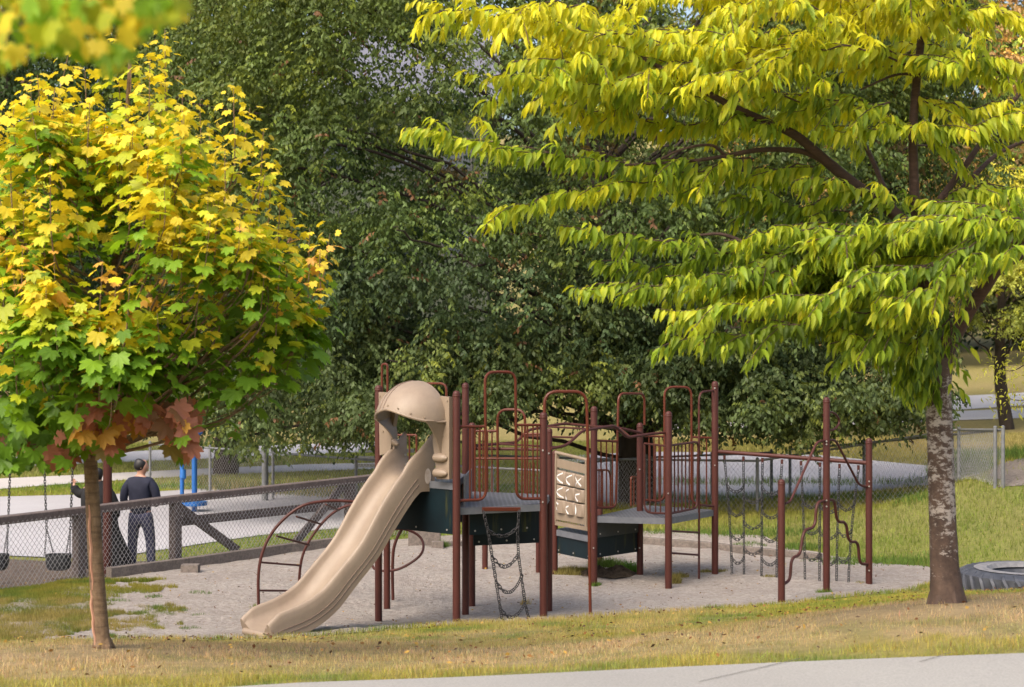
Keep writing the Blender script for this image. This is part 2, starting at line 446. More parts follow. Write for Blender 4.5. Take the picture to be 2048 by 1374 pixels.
BANDS = []
def band(name, top, bot, mat, step=.8):
    BANDS.append([hit(*p) for p in bot] + [hit(*p) for p in top[::-1]])
    sheet(name, [hit(*p) for p in bot] + [hit(*p) for p in top[::-1]], mat, .02, step)
band("path", [(-60, 962), (180, 950), (420, 938), (620, 930), (800, 926)], [(-60, 984), (180, 966), (420, 952), (620, 944), (800, 938)], M_FARPATH)
band("path", [(-60, 920), (240, 905), (500, 893), (800, 880)], [(-60, 938), (240, 926), (500, 916), (800, 902)], M_FARPATH)
band("path", [(1250, 852), (1600, 842), (1900, 824), (2120, 814)], [(1250, 862), (1600, 854), (1900, 842), (2120, 834)], M_FARPATH, 1.5)
band("road", [(1250, 812), (1600, 806), (1900, 794), (2120, 782)], [(1250, 838), (1600, 832), (1900, 822), (2120, 806)], M_FARPATH, 2)
sheet("dirt_mound", [(8.75, 32.4), (9.6, 31.6), (11, 31.4), (13, 33), (13.5, 36), (10.6, 36.6), (9.6, 36.0), (9.0, 34.2)], M_DIRT, .018, .14, .3, .0)
# foreground path: its near edge runs below the picture
PE = [(-10, 11.45), (-3, 11.8), pd(600, 12.0), pd(1300, 12.0), pd(2048, 12.0), (9, 12.25)]
NE = [(9, 9.7), (3.3, 9.4), (0, 9.2), (-3, 9.0), (-10, 8.5)]
sheet("path", PE + NE, M_PATH, .03, .3)
mb = MB()
for pa, pb in (((1398, 1378), (1602, 1329)), ((1840, 1336), (1905, 1319))):
    q = []
    for px, py in (pa, pb):
        x, y = hit(px, py, 8, 14); q.append(Vector((x, y, z1(x, y) + .034)))
    n = 14
    pts = [q[0].lerp(q[1], k / n) for k in range(n + 1)]
    for i, p in enumerate(pts): p.z = z1(p.x, p.y) + .036; p.x += random.uniform(-.006, .006)
    t = (q[1] - q[0]).normalized(); s = Vector((-t.y, t.x, 0)) * .004
    mb.grid([[p - s, p + s] for p in pts])
o = mb.build("path_crack", noisy("crack_dirt", [(.4, (.05, .045, .04)), (.6, (.09, .08, .07))], 20)); o["kind"] = "structure"

# ------------------------------------------------------------------ grass
M_BLADE = leaf_mat("grass_blade", .35, .6, .2, 1.2)
def blades(name, X, Y, h, w, colr, lean=.5, off=0.0):
    n = len(X)
    Z = zt(X, Y) + off
    a = RNG.uniform(0, 2 * np.pi, n); l = RNG.normal(0, lean, n) * h
    b = RNG.uniform(0, 2 * np.pi, n)
    cx, cy = np.cos(a) * w / 2, np.sin(a) * w / 2
    base = np.stack([X, Y, Z], -1)
    p0 = base - np.stack([cx, cy, np.full(n, .01)], -1); p1 = base + np.stack([cx, cy, np.full(n, -.01)], -1)
    p2 = base + np.stack([np.cos(b) * l, np.sin(b) * l, h], -1)
    V = np.stack([p0, p1, p2], 1).reshape(-1, 3); Fc = np.arange(3 * n).reshape(-1, 3)
    C = np.repeat(colr[:, None], 3, 1).reshape(-1, 3)
    o = fast_mesh(name, V, Fc, M_BLADE, None, C, False, "stuff"); return o
def inpoly_np(poly, X, Y): return inside(poly, X, Y)
def sample(n, d0, d1, p0=-60, p1=2110):
    Y = np.sqrt(RNG.uniform(d0 * d0, d1 * d1, n)); px = RNG.uniform(p0, p1, n); return (px - CX) * Y / F, Y
X, Y = sample(330000, 11.7, 27)
jx = X + RNG.normal(0, .05, len(X)); jy = Y + RNG.normal(0, .12, len(X)) + .06
ked = ~inside(sand_b, jx, jy) & ~inside(PE + NE, X, Y - .04 + RNG.normal(0, .035, len(X))) & (Y < 27)
fade = fbm(X, Y, 3.2, 60, 3); dens = np.clip((fade - .28) * 5, .25, 1) * np.where((np.abs(X + 3.3) / .35) ** 2 + (np.abs(Y - 14.4) / .6) ** 2 < 1, .25, 1) * np.where((np.abs(X - 3.2) / .8) ** 2 + (np.abs(Y - 14.3) / .7) ** 2 < 1, .3, 1); ked &= RNG.uniform(0, 1, len(X)) < dens
ked &= ~((X < -6) & (Y > 25.2))
X, Y = X[ked], Y[ked]
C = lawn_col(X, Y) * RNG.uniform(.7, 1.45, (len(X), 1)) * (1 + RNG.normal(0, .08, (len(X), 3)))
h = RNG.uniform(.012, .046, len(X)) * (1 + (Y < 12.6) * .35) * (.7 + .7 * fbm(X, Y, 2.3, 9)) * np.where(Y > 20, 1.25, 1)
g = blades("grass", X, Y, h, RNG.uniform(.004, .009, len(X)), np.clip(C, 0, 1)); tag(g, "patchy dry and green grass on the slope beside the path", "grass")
X, Y = sample(150000, 26, 60, 1180, 2110)
ked = ~inside(sand_b, X, Y) & ~inside(COURT_R, X, Y) & ((X > 1.5) | (Y > 33)) & ~(inside([(8.75, 32.4), (9.6, 31.6), (11, 31.4), (13, 33), (13.5, 36), (10.6, 36.6), (9.6, 36.0), (9.0, 34.2)], X, Y) & (RNG.uniform(0, 1, len(X)) < .97))
for b_ in BANDS: ked &= ~inside(b_, X, Y)
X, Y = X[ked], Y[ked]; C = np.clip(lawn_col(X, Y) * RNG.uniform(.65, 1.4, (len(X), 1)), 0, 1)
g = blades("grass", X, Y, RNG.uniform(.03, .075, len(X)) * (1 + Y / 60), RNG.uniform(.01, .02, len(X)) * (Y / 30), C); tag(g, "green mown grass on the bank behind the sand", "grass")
# strips on the left, behind the timber fence
X, Y = sample(140000, 28.5, 60, -60, 1180)
ked = ~inside(sand_b, X, Y) & ~inside(COURT_L, X, Y) & ~inside(SWING, X, Y) & ~((X < -6) & (Y < 31))
for b_ in BANDS: ked &= ~inside(b_, X, Y)
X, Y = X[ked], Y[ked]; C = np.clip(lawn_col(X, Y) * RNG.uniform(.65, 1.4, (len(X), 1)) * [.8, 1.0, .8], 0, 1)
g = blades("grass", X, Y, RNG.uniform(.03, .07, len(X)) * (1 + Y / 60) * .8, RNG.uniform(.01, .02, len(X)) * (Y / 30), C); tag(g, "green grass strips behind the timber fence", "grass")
# tufts creeping into the sand
def patch(n, c, r, hh, colr, sy=1.0):
    a = RNG.uniform(0, 2 * np.pi, n); q = np.sqrt(RNG.uniform(0, 1, n)) * r
    return c[0] + np.cos(a) * q, c[1] + np.sin(a) * q * sy, hh * RNG.uniform(.4, 1, n) * (1.2 - .6 * q / r), np.tile(colr, (n, 1)) * RNG.uniform(.6, 1.4, (n, 1))
bits = []
X, Y = sample(150000, 21.4, 26.5, -60, 520)
k = inside(sand_b, X, Y) & (fbm(X, Y, 1.15, 91) > .53 + np.clip((X + 4.9) * .26, -.2, .5) + (fbm(X, Y, 6.0, 7, 3) - .5) * .35) & (RNG.uniform(0, 1, len(X)) < .95)
bits.append((X[k], Y[k], RNG.uniform(.02, .06, k.sum()), np.clip(lawn_col(X[k], Y[k]) * RNG.uniform(.6, 1.2, (k.sum(), 1)) * [.85, .85, .8], 0, 1)))
GRN = (.10, .16, .03); DRY = (.22, .19, .06)
_bx = np.array(sand_b); _n2 = 14000; _i = RNG.integers(0, len(_bx), _n2); _t = RNG.uniform(0, 1, _n2)[:, None]
_p = _bx[_i] * (1 - _t) + _bx[(_i + 1) % len(_bx)] * _t; _p = _p + RNG.normal(0, .055, _p.shape); _k = (_p[:, 1] < 27)
_p = _p[_k]; bits.append((_p[:, 0], _p[:, 1], RNG.uniform(.02, .055, len(_p)), np.clip(lawn_col(_p[:, 0], _p[:, 1]) * RNG.uniform(.7, 1.3, (len(_p), 1)), 0, 1)))
for _ in range(26):
    x = RNG.uniform(-6.6, -4.0); y = RNG.uniform(21.6, 25.6); bits.append(patch(120, (x, y), RNG.uniform(.06, .2), .06, GRN if RNG.random() < .6 else DRY, .6))
def pb(px, py, **k): return hit(px, py, 21.8)
for px, py, r, hh, n, c in ((1150, 1152, .42, .12, 1600, DRY), (1215, 1140, .30, .2, 900, GRN), (1262, 1150, .16, .22, 500, (.09, .19, .03)), (1190, 1176, .1, .07, 160, GRN), (1350, 1172, .1, .2, 260, DRY),
                            (1362, 1160, .12, .1, 160, DRY), (1412, 1148, .12, .06, 120, DRY), (1444, 1148, .1, .06, 100, DRY), (1648, 1190, .12, .08, 260, (.12, .19, .03)), (1538, 1160, .12, .06, 130, DRY),
                            (1720, 1173, .07, .05, 60, DRY), (884, 1100, .12, .16, 200, GRN), (1110, 1148, .1, .08, 100, DRY), (1600, 1100, .4, .12, 400, GRN), (1500, 1096, .3, .1, 200, GRN), (1340, 1090, .4, .05, 200, DRY), (1050, 1216, .08, .16, 60, (.3, .22, .05))):
    bits.append(patch(n, pb(px, py), r, hh, c, .7))
for px0, px1, py, n, hh in ((1290, 1860, 1000, 2600, .16), (1870, 1960, 945, 2600, .35), (1880, 2060, 915, 1800, .3), (1290, 1870, 968, 1500, .18), (1640, 1860, 1128, 1800, .07), (1290, 1640, 1070, 1500, .07)):
    q = RNG.uniform(px0, px1, n); pts = np.array([hit(a, py + RNG.normal(0, 3), 26) for a in q[::6]]); pts = np.repeat(pts, 6, 0)[:n]
    pts = pts + RNG.normal(0, .16, pts.shape); m_ = len(pts); bits.append((pts[:, 0], pts[:, 1], hh * RNG.uniform(.3, 1, m_), np.tile(GRN, (m_, 1)) * RNG.uniform(.6, 1.5, (m_, 1))))
X = np.concatenate([b_[0] for b_ in bits]); Y = np.concatenate([b_[1] for b_ in bits]); H = np.concatenate([b_[2] for b_ in bits]); C = np.vstack([b_[3] for b_ in bits])
g = blades("weeds", X, Y, H + .015, np.where(Y < 26, .009, .018) * RNG.uniform(.6, 1.2, len(X)), np.clip(C, 0, 1), .45, .025); tag(g, "tufts of weeds growing in and around the sand", "weeds")
# tall weeds along the far chain-link fence
X, Y = [], []
q = RNG.uniform(400, 760, 9000); dd = 43.3 - (q - 400) * .008 + RNG.normal(0, .5, len(q)); X = (q - CX) * dd / F
k = fbm(X, dd, 1.0, 12) > .38; X, Y = X[k], dd[k]
g = blades("weeds", X, Y, RNG.uniform(.08, .32, len(X)) * (.4 + fbm(X, Y, .8, 14)), RNG.uniform(.015, .03, len(X)), np.clip(np.where(RNG.uniform(0, 1, (len(X), 1)) < .6, np.array([[.10, .13, .035]]), np.array([[.33, .27, .12]])) * RNG.uniform(.6, 1.4, (len(X), 1)), 0, 1), .3)
tag(g, "tall half-dry weeds along the far chain-link fence", "weeds")
# leaf litter
n = 3200
X, Y = sample(n, 12.3, 30, -40, 2080); Z = zt(X, Y) + .05 + .02 * (Y < 21)
cc = np.array([(.12, .05, .02), (.2, .10, .03), (.07, .04, .025), (.35, .22, .05)])[RNG.integers(0, 4, n)]
V, Fc, C = leaves(RH2 * [1.6, 1, 1], RF2, np.stack([X, Y, Z], -1), RNG.normal(0, 1, (n, 3)) * [1, 1, .25], np.tile([0, 0, 1.], (n, 1)) + RNG.normal(0, .4, (n, 3)), RNG.uniform(.012, .05, n), cc)
M_LITTER = leaf_mat("dead_leaf", .1, .8, .2)
g = fast_mesh("fallen_leaves", V, Fc, M_LITTER, None, C, False, "stuff"); tag(g, "small brown fallen leaves scattered over grass and sand", "leaves")
# ------------------------------------------------------------------ materials for the built things
def paint_mat(name, c, c2, rough=.42):
    m, nt, b = new_mat(name)
    f = noise(nt, 6, 6, .7); g = noise(nt, 45, 4, .7)
    cc = ramp(nt, f, [(.3, c), (.75, c2)])
    cc = mixc(nt, ramp(nt, g, [(.66, (0, 0, 0)), (.74, (.5, .5, .5))]), cc, (.22, .16, .13))
    nt.links.new(cc, b.inputs["Base Color"]); b.inputs["Roughness"].default_value = rough + .06; b.inputs["Specular IOR Level"].default_value = .25; bump(nt, b, g, .06, .003)
    return m
M_RED = paint_mat("brown_red_paint", (.052, .0145, .0108), (.068, .0205, .015))
M_RUST = paint_mat("orange_brown_paint", (.095, .022, .010), (.075, .020, .011), .35)
m, nt, b = new_mat("tan_plastic")
f = noise(nt, 2.2, 6, .7); c_ = ramp(nt, f, [(.25, (.185, .138, .097)), (.5, (.225, .171, .122)), (.8, (.265, .206, .151))])
sp = noise(nt, 1, 5, .6, scaled_pos(nt, (14, 14, 1.5))); c_ = mixc(nt, ramp(nt, sp, [(.5, (0, 0, 0)), (.72, (.55, .55, .55))]), c_, (.20, .145, .105))
nt.links.new(c_, b.inputs["Base Color"]); b.inputs["Roughness"].default_value = .52; bump(nt, b, noise(nt, 120, 2), .05, .002)
M_TAN = m
M_TAN2 = noisy("pale_tan_plastic", [(.3, (.19, .145, .098)), (.7, (.23, .175, .122))], 5, .55)
M_WHITE = noisy("white_mark", [(.3, (.62, .58, .55)), (.6, (.75, .72, .69))], 20, .6)
M_SEAM = noisy("seam_grime", [(.3, (.12, .08, .06)), (.7, (.2, .14, .1))], 20, .7)
m, nt, b = new_mat("deck_coating")
br = nt.nodes.new("ShaderNodeTexBrick"); br.inputs["Scale"].default_value = 7.5; br.inputs["Mortar Size"].default_value = .03; br.inputs["Mortar Smooth"].default_value = .2
br.inputs["Color1"].default_value = col((.02, .022, .026)); br.inputs["Color2"].default_value = col((.03, .03, .034)); br.inputs["Mortar"].default_value = col((.11, .115, .13))
br.inputs["Brick Width"].default_value = .5; br.inputs["Row Height"].default_value = .42; br.inputs["Mortar Size"].default_value = .11
g_ = nt.nodes.new("ShaderNodeNewGeometry"); mp = nt.nodes.new("ShaderNodeMapping"); mp.inputs["Rotation"].default_value = (0, 0, .5)
nt.links.new(g_.outputs["Position"], mp.inputs[0]); nt.links.new(mp.outputs[0], br.inputs["Vector"])
nt.links.new(br.outputs["Color"], b.inputs["Base Color"]); b.inputs["Roughness"].default_value = .5
bump(nt, b, br.outputs["Fac"], -.5, .01)
M_DECKTOP = m
M_DECK = noisy("grey_deck_edge", [(.3, (.085, .092, .105)), (.7, (.125, .13, .145))], 8, .5, 60, .1, .003)
def skirt_mat(name, base, base2):
    m, nt, b = new_mat(name)
    c = ramp(nt, noise(nt, 3, 4), [(.3, base), (.7, base2)])
    st = noise(nt, 1, 5, .6, scaled_pos(nt, (9, 9, 1.1)))
    c = mixc(nt, ramp(nt, st, [(.58, (0, 0, 0)), (.74, (.7, .7, .7))]), c, (.055, .055, .014))
    nt.links.new(c, b.inputs["Base Color"]); b.inputs["Roughness"].default_value = .45; b.inputs["Specular IOR Level"].default_value = .2; return m
M_SKIRT = skirt_mat("dark_blue_green_panel", (.004, .008, .011), (.006, .016, .021))
M_SKIRT2 = skirt_mat("mossy_dark_panel", (.03, .033, .034), (.045, .048, .048))
M_CHAIN = noisy("galvanised_chain", [(.3, (.012, .012, .014)), (.7, (.05, .048, .05))], 60, .5, spec=.3)
M_GALV = noisy("galvanised_steel", [(.3, (.13, .135, .14)), (.7, (.2, .205, .21))], 12, .55, metallic=.3)
M_WIRE = noisy("fence_wire", [(.3, (.30, .29, .30)), (.7, (.42, .41, .42))], 12, .5, metallic=.3)
M_DARKPOST = noisy("dark_steel_post", [(.3, (.08, .09, .095)), (.7, (.13, .14, .145))], 12, .55)
M_BOLT = noisy("bolt_steel", [(.3, (.3, .28, .26)), (.7, (.42, .40, .38))], 30, .4, metallic=.5)
def wood_mat(name, a, b_, c, stretch=(3, 3, 30), grain=(2, 2, 2)):
    m, nt, b = new_mat(name)
    tc = nt.nodes.new("ShaderNodeNewGeometry")
    f = noise(nt, 2.5, 6, .7); g = noise(nt, 22, 5, .75)
    cc = ramp(nt, f, [(.3, a), (.55, b_), (.8, c)])
    cc = mixc(nt, ramp(nt, g, [(.35, (.6, .6, .6)), (.6, (0, 0, 0))]), cc, tuple(x * .35 for x in a))
    nt.links.new(cc, b.inputs["Base Color"]); b.inputs["Roughness"].default_value = .85; bump(nt, b, g, .6, .01); return m
M_WOOD = wood_mat("weathered_timber", (.085, .062, .055), (.12, .092, .083), (.17, .135, .12))
M_WOOD2 = wood_mat("grey_timber_kerb", (.12, .098, .082), (.17, .14, .12), (.22, .185, .16))

# ------------------------------------------------------------------ play structure
def G(px, py, s=None):
    d = EYE * F / (py - HZ); return ((px - CX) * d / F, d)
pA, pB, pC, pD, pE, pF = G(757, 1243), G(774, 1215), G(913, 1268), G(931, 1229), G(944, 1209), G(970, 1142)
pG, pH, pI, pJ, pK, pL = G(1087, 1253), G(1099, 1220), G(1110, 1150), G(1076, 1147), G(1188, 1168), G(1280, 1153)
pM, pN, pO, pQ, pR, pS = G(1337, 1173), G(1430, 1150), G(1200, 1128), G(1563, 1212), G(1653, 1190), G(1738, 1172)
play = thing("play_structure", (0.3, 25.0, 0), "brown-red metal climbing frame with a tan plastic slide, decks and chain nets standing on sand", "playground structure")
def zpx(p, py): return EYE - (py - HZ) * p[1] / F
def post(p, top, r=.048, mat=None, zb=None, bolts=()):
    mb = MB(); z0 = z1(*p) - .25; zt_ = zpx(p, top)
    n = 14; prof = [(r, z0), (r, zt_ - r * .9)] + [(r * math.cos(a), zt_ - r * .9 + r * .9 * math.sin(a)) for a in (.35, .75, 1.1, 1.4)]
    rows = [[Vector((p[0] + rr * math.cos(2 * math.pi * k / n), p[1] + rr * math.sin(2 * math.pi * k / n), z)) for k in range(n)] for rr, z in prof]
    ix = mb.grid(rows, closed_u=True); mb.face(*ix[-1])
    rr = r * 1.06; zc = zt_ - r * 1.4                      # cap collar
    rows = [[Vector((p[0] + q * math.cos(2 * math.pi * k / n), p[1] + q * math.sin(2 * math.pi * k / n), z)) for k in range(n)] for q, z in ((r, zc - .012), (rr, zc - .008), (rr, zc + .008), (r, zc + .012))]
    mb.grid(rows, closed_u=True)
    mb.m = 1
    for by in bolts:
        z = zpx(p, by); mb.tube([(p[0] - .01, p[1] - r - .004, z), (p[0] - .01, p[1] - r - .016, z)], .012, 8)
    return mb.build("post", [mat or M_RED, M_BOLT], play)
for p, top, r, bl in ((pA, 770, .047, ()), (pB, 800, .044, ()), (pC, 781, .048, ()), (pD, 765, .046, ()), (pE, 845, .046, ()), (pF, 1000, .046, ()), (pG, 824, .049, (900, 1003)),
                  (pH, 856, .038, (906, 1000)), (pI, 900, .044, ()), (pJ, 1000, .035, ()), (pK, 812, .05, (1095,)), (pL, 845, .05, (938, 1095)), (pM, 822, .052, (986,)), (pN, 762, .052, (776, 930)), (pO, 1000, .045, ()),
                  (pQ, 958, .049, ()), (pR, 794, .05, (882, 888, 1000, 1012)), (pS, 876, .05, (962, 972, 1140))):
    post(p, top, r, bolts=bl)

def deck(poly, ztop, name="deck", th=.085):
    mb = MB(); n = len(poly)
    mb.prism([(p[0], p[1]) for p in poly], ztop - th, ztop)
    for i in range(2): mb.mi[-1 - 0] = 1
    o = mb.build(name, [M_DECK, M_DECKTOP], play, smooth=False); return o
def skirt(a, b, zt_, zb_, mat, sh=.0, parent=None, bolts=True):
    mb = MB(); a = Vector((a[0], a[1], 0)); b = Vector((b[0], b[1], 0)); t = (b - a).normalized(); a = a + t * (.05 + sh); b = b - t * (.05 + sh)
    c = (a + b) / 2; h = zt_ - zb_
    mb.beam(Vector((a.x, a.y, (zt_ + zb_) / 2)), Vector((b.x, b.y, (zt_ + zb_) / 2)), .02, h)
    mb.m = 1
    nrm_ = Vector((t.y, -t.x, 0));
    if nrm_.y > 0: nrm_ = -nrm_
    for k in (0.08, .5, .92):
        p = a.lerp(b, k); p.z = zb_ + .05; mb.tube([p + nrm_ * .009, p + nrm_ * .018], .012, 8)
    return mb.build("deck_skirt", [mat, M_BOLT], parent or play, smooth=False)
def off(p, dx, dy): return (p[0] + dx, p[1] + dy)
D1 = 1.86
dk = deck([off(pA, .02, .0), off(pC, -.0, .02), off(pD, .0, .0), off(pB, .02, .1)], D1); skirt(pA, off(pC, 0, .06), D1 - .09, 1.22, M_SKIRT, 0, dk); skirt(off(pB, 0, .1), pD, D1 - .09, 1.22, M_SKIRT, 0, dk)
mb = MB(); mb.beam(Vector((pC[0] + .09, pC[1] + .25, 1.70)), Vector((pD[0] + .075, pD[1] - .1, 1.70)), .02, .46); mb.build("step_riser", M_DECK, play, smooth=False)
D2 = 1.55
dk = deck([off(pC, .0, .05), pG, pH, pE], D2); skirt(off(pD, .06, -.2), off(pH, -.1, -.2), D2 - .09, .93, M_SKIRT, 0, dk); skirt(off(pC, .02, .3), off(pG, -.02, .3), D2 - .09, 1.18, M_SKIRT, .1, dk)
D3 = .70
dk = deck([pI, (pK[0] - .02, pK[1] - .02), off(pK, .1, .9), (1.3, 28.8)], D3, th=.09); skirt(off(pI, 0, .05), off(pK, 0, .05), D3 - .09, .34, M_SKIRT, 0, dk)
D4 = 1.0
dk = deck([pK, pM, pN, (pL[0] + .15, pL[1] + .9)], D4, th=.09); skirt(pK, off(pL, 0, 0), D4 - .09, .68, M_SKIRT2, 0, dk); skirt(off(pK, 0, .03), off(pL, 0, .03), .676, .38, M_SKIRT, 0, dk)

def rail(name, path, r, rad=.06, bars=(), barr=.011, mat=None, a=None, b=None, extra=()):
    """pipe guard traced on the upright plane a-b; bars = (px, ytop, ybottom)"""
    mb = MB()
    pts = [onplane(a, b, *q) for q in path]
    mb.tube(fillet(pts, rad), r, 8)
    for e in extra: mb.tube(fillet([onplane(a, b, *q) for q in e], rad), r * .9, 8)
    for px, y0, y1 in bars: mb.tube([onplane(a, b, px, y0), onplane(a, b, px, y1)], barr, 6)
    return mb.build(name, mat or M_RED, play)
rail("entry_arch", [(920, 1001), (972, 999), (970, 744), (1031, 744), (1033, 998), (1082, 997)], .019, .13,
     [(940, 853, 1000), (950, 853, 1000), (960, 853, 1000), (1044, 850, 996), (1055, 850, 996), (1066, 850, 996), (1075, 850, 996)], .012, M_RUST, pC, pG, [[(920, 853), (969, 853)], [(1033, 850), (1082, 850)]])
rail("entry_arch", [(950, 1003), (996, 1002), (995, 819), (1050, 819), (1050, 1000), (1092, 998)], .019, .15,
     [(958, 862, 1002), (966, 862, 1002), (975, 862, 1002), (984, 862, 1002), (1060, 925, 999), (1068, 925, 999), (1083, 925, 999)], .012, M_RUST, pE, pH, [[(950, 862), (993, 862)], [(952, 917), (1090, 917)], [(1050, 868), (1095, 868)]])
rail("guard_rail", [(793, 870), (833, 870), (833, 1000)], .015, .02, [(806, 870, 990), (819, 870, 990)], .012, M_RUST, pB, off(pD, 0, 0))
rail("hand_loop", [(764, 850), (764, 728), (775, 728), (775, 850)], .017, .04, (), .01, M_RUST, pB, pD)
rail("hand_loop", [(842, 830), (842, 767), (893, 767), (893, 830)], .017, .1, (), .01, M_RUST, pB, pD)
# tall bent arch that ends in a pole on the ground
pT = (pc := onplane(pG, (1.1, 22.95), 1181, 1238)); tz = z1(pT.x, pT.y)
rail("climbing_arch", [(1090, 1012), (1089, 783), (1173, 783), (1176, 900), (1181, 1250)], .021, .17, (), .01, M_RUST, pG, (1.1, 22.95))
rail("entry_arch", [(1190, 1015), (1232, 1015), (1237, 787), (1289, 787), (1289, 850)], .019, .13, [(1202, 882, 1015), (1213, 882, 1015), (1225, 882, 1015)], .012, M_RUST, pK, pL, [[(1190, 881), (1235, 883)]])
rail("guard_rail", [(1188, 1020), (1188, 940), (1221, 940), (1221, 1020)], .016, .16, [(1198, 940, 1018), (1205, 940, 1018), (1213, 940, 1018)], .013, M_RUST, off(pK, 0, .9), off(pL, 0, 1.6))
rail("guard_rail", [(1262, 1012), (1262, 954), (1275, 954), (1275, 1012)], .016, .05, [(1268, 955, 1012)], .012, M_RUST, off(pK, 0, .9), off(pL, 0, 1.6))
rail("guard_rail", [(1289, 887), (1289, 1018), (1300, 1026), (1330, 1027)], .017, .1, [(1300, 888, 1024), (1311, 889, 1026), (1321, 890, 1026)], .012, M_RED, pL, pM, [[(1289, 887), (1333, 892)]])
rail("entry_arch", [(1289, 1000), (1329, 1003), (1329, 774), (1383, 774), (1383, 1008), (1427, 1013)], .019, .14, [(1298, 875, 1000), (1308, 875, 1000), (1318, 875, 1000), (1398, 875, 1011), (1413, 875, 1012)], .012, M_RUST, pL, off(pN, 0, .15), [[(1289, 872), (1329, 873)], [(1383, 874), (1427, 876)]])
rail("guard_rail", [(1341, 891), (1397, 883), (1394, 1016), (1341, 1027)], .018, .12, [(1349 + i * 7.4, 890 - i, 1026 - i * 1.3) for i in range(6)], .012, M_RED, pM, pN)
rail("side_pole", [(1428, 781), (1398, 784), (1398, 1160)], .017, .16, (), .01, M_RED, pM, pN, [[(1341, 1062), (1398, 1065)], [(1341, 1106), (1398, 1110)], [(1402, 1010), (1428, 1012)]])

def tube3(name, paths, r, mat=M_RED, rad=.1, n=8):
    mb = MB()
    for p in paths: mb.tube(fillet([Vector(q) for q in p], rad), r, n)
    return mb.build(name, mat, play)
def Lp(*q): return [P(px, py, d) for px, py, d in q]
near = Lp((1102, 897, 24.1), (1133, 891, 24.3), (1165, 861, 24.6), (1229, 851, 25.3), (1254, 875, 25.6), (1300, 868, 26.1), (1334, 865, 26.4))
farr = Lp((952, 891, 24.7), (1032, 885, 25.3), (1056, 860, 25.6), (1128, 847, 26.2), (1180, 852, 26.6), (1240, 856, 27.0), (1283, 866, 27.4))
olad = tube3("overhead_ladder", [near, farr, Lp((947, 897, 24.7), (1090, 899, 24.2))], .021)
mb = MB()
for a_, b_ in (((1114, 894, 24.2), (1000, 888, 25.0)), ((1150, 875, 24.45), (1046, 872, 25.5)), ((1176, 858, 24.75), (1090, 853, 25.9)), ((1206, 854, 25.05), (1140, 848, 26.3)), ((1232, 854, 25.35), (1185, 853, 26.6)), ((1262, 875, 25.7), (1240, 857, 27.0))):
    mb.tube([P(*a_), P(*b_)], .014, 7)
mb.build("rung", M_RED, olad)

# chain hardware
_u = [2 * math.pi * k / 10 for k in range(10)]; LINK = []; LKF = []
for i, a in enumerate(_u):
    cx, cy = .30 * math.cos(a), .5 * math.sin(a) * .8 + (.22 if math.sin(a) > .01 else -.22 if math.sin(a) < -.01 else 0)
    for k in range(4):
        b_ = 2 * math.pi * k / 4; rr = .10 * math.cos(b_)
        LINK.append((cx + rr * math.cos(a), cy + rr * math.sin(a), .10 * math.sin(b_)))
for i in range(10):
    for k in range(4): LKF.append((i * 4 + k, ((i + 1) % 10) * 4 + k, ((i + 1) % 10) * 4 + (k + 1) % 4, i * 4 + (k + 1) % 4))
LINK = np.array(LINK)
LKF = np.array(LKF)
def chain(name, pts, parent, link_len=.066, mat=None):
    pts = [np.array(tuple(p)) for p in pts]; seg = [np.linalg.norm(pts[i + 1] - pts[i]) for i in range(len(pts) - 1)]; L = sum(seg)
    n = max(2, int(L / (link_len * .78))); cum = np.concatenate([[0], np.cumsum(seg)]); P_ = []; T_ = []
    for i in range(n):
        s = (i + .5) / n * L; k = min(np.searchsorted(cum, s) - 1, len(seg) - 1); k = max(k, 0); t = (s - cum[k]) / max(seg[k], 1e-9)
        P_.append(pts[k] * (1 - t) + pts[k + 1] * t); T_.append((pts[k + 1] - pts[k]) / max(seg[k], 1e-9))
    P_ = np.array(P_); T_ = np.array(T_); up = np.where((np.arange(n) % 2)[:, None] == 0, np.array([[.8, .6, 0.05]]), np.array([[-.6, .8, 0.05]])) + RNG.normal(0, .12, (n, 3))
    V, Fc, C = leaves(LINK, LKF, P_, T_, up, np.full(n, link_len), np.ones((n, 3)))
    return fast_mesh(name, V, Fc, mat or M_CHAIN, parent, None, True)
def sag(a, b, s, n=10): return [Vector(a).lerp(Vector(b), k / n) - Vector((0, 0, s * 4 * (k / n) * (1 - k / n))) for k in range(n + 1)]
# small chain ladder under the middle deck
brk = MB(); a_ = onplane(pC, pG, 965, 1018) + Vector((0, -.03, 0)); b_ = onplane(pC, pG, 1040, 1018) + Vector((0, -.03, 0)); brk.beam(a_, b_, .03, .05, bev=.006)
brk = brk.build("chain_bar", M_RUST, play)
def pl(px, py): return onplane(pC, pG, px, py) + Vector((0, -.06, 0))
Lc = [pl(*q) for q in ((967, 1022), (976, 1060), (984, 1110), (992, 1160), (999, 1205), (1006, 1250))]
Rc = [pl(*q) for q in ((1038, 1022), (1035, 1065), (1037, 1110), (1044, 1160), (1050, 1205), (1060, 1246))]
chain("side_chain", Lc, brk); chain("side_chain", Rc, brk)
for i, (t0, t1) in enumerate((((976, 1058), (1036, 1052)), ((984, 1110), (1037, 1106)), ((993, 1162), (1044, 1150)), ((1000, 1215), (1050, 1205)))):
    chain("cross_chain", sag(pl(*t0), pl(*t1), (.10, .15, .17, .14)[i]), brk)

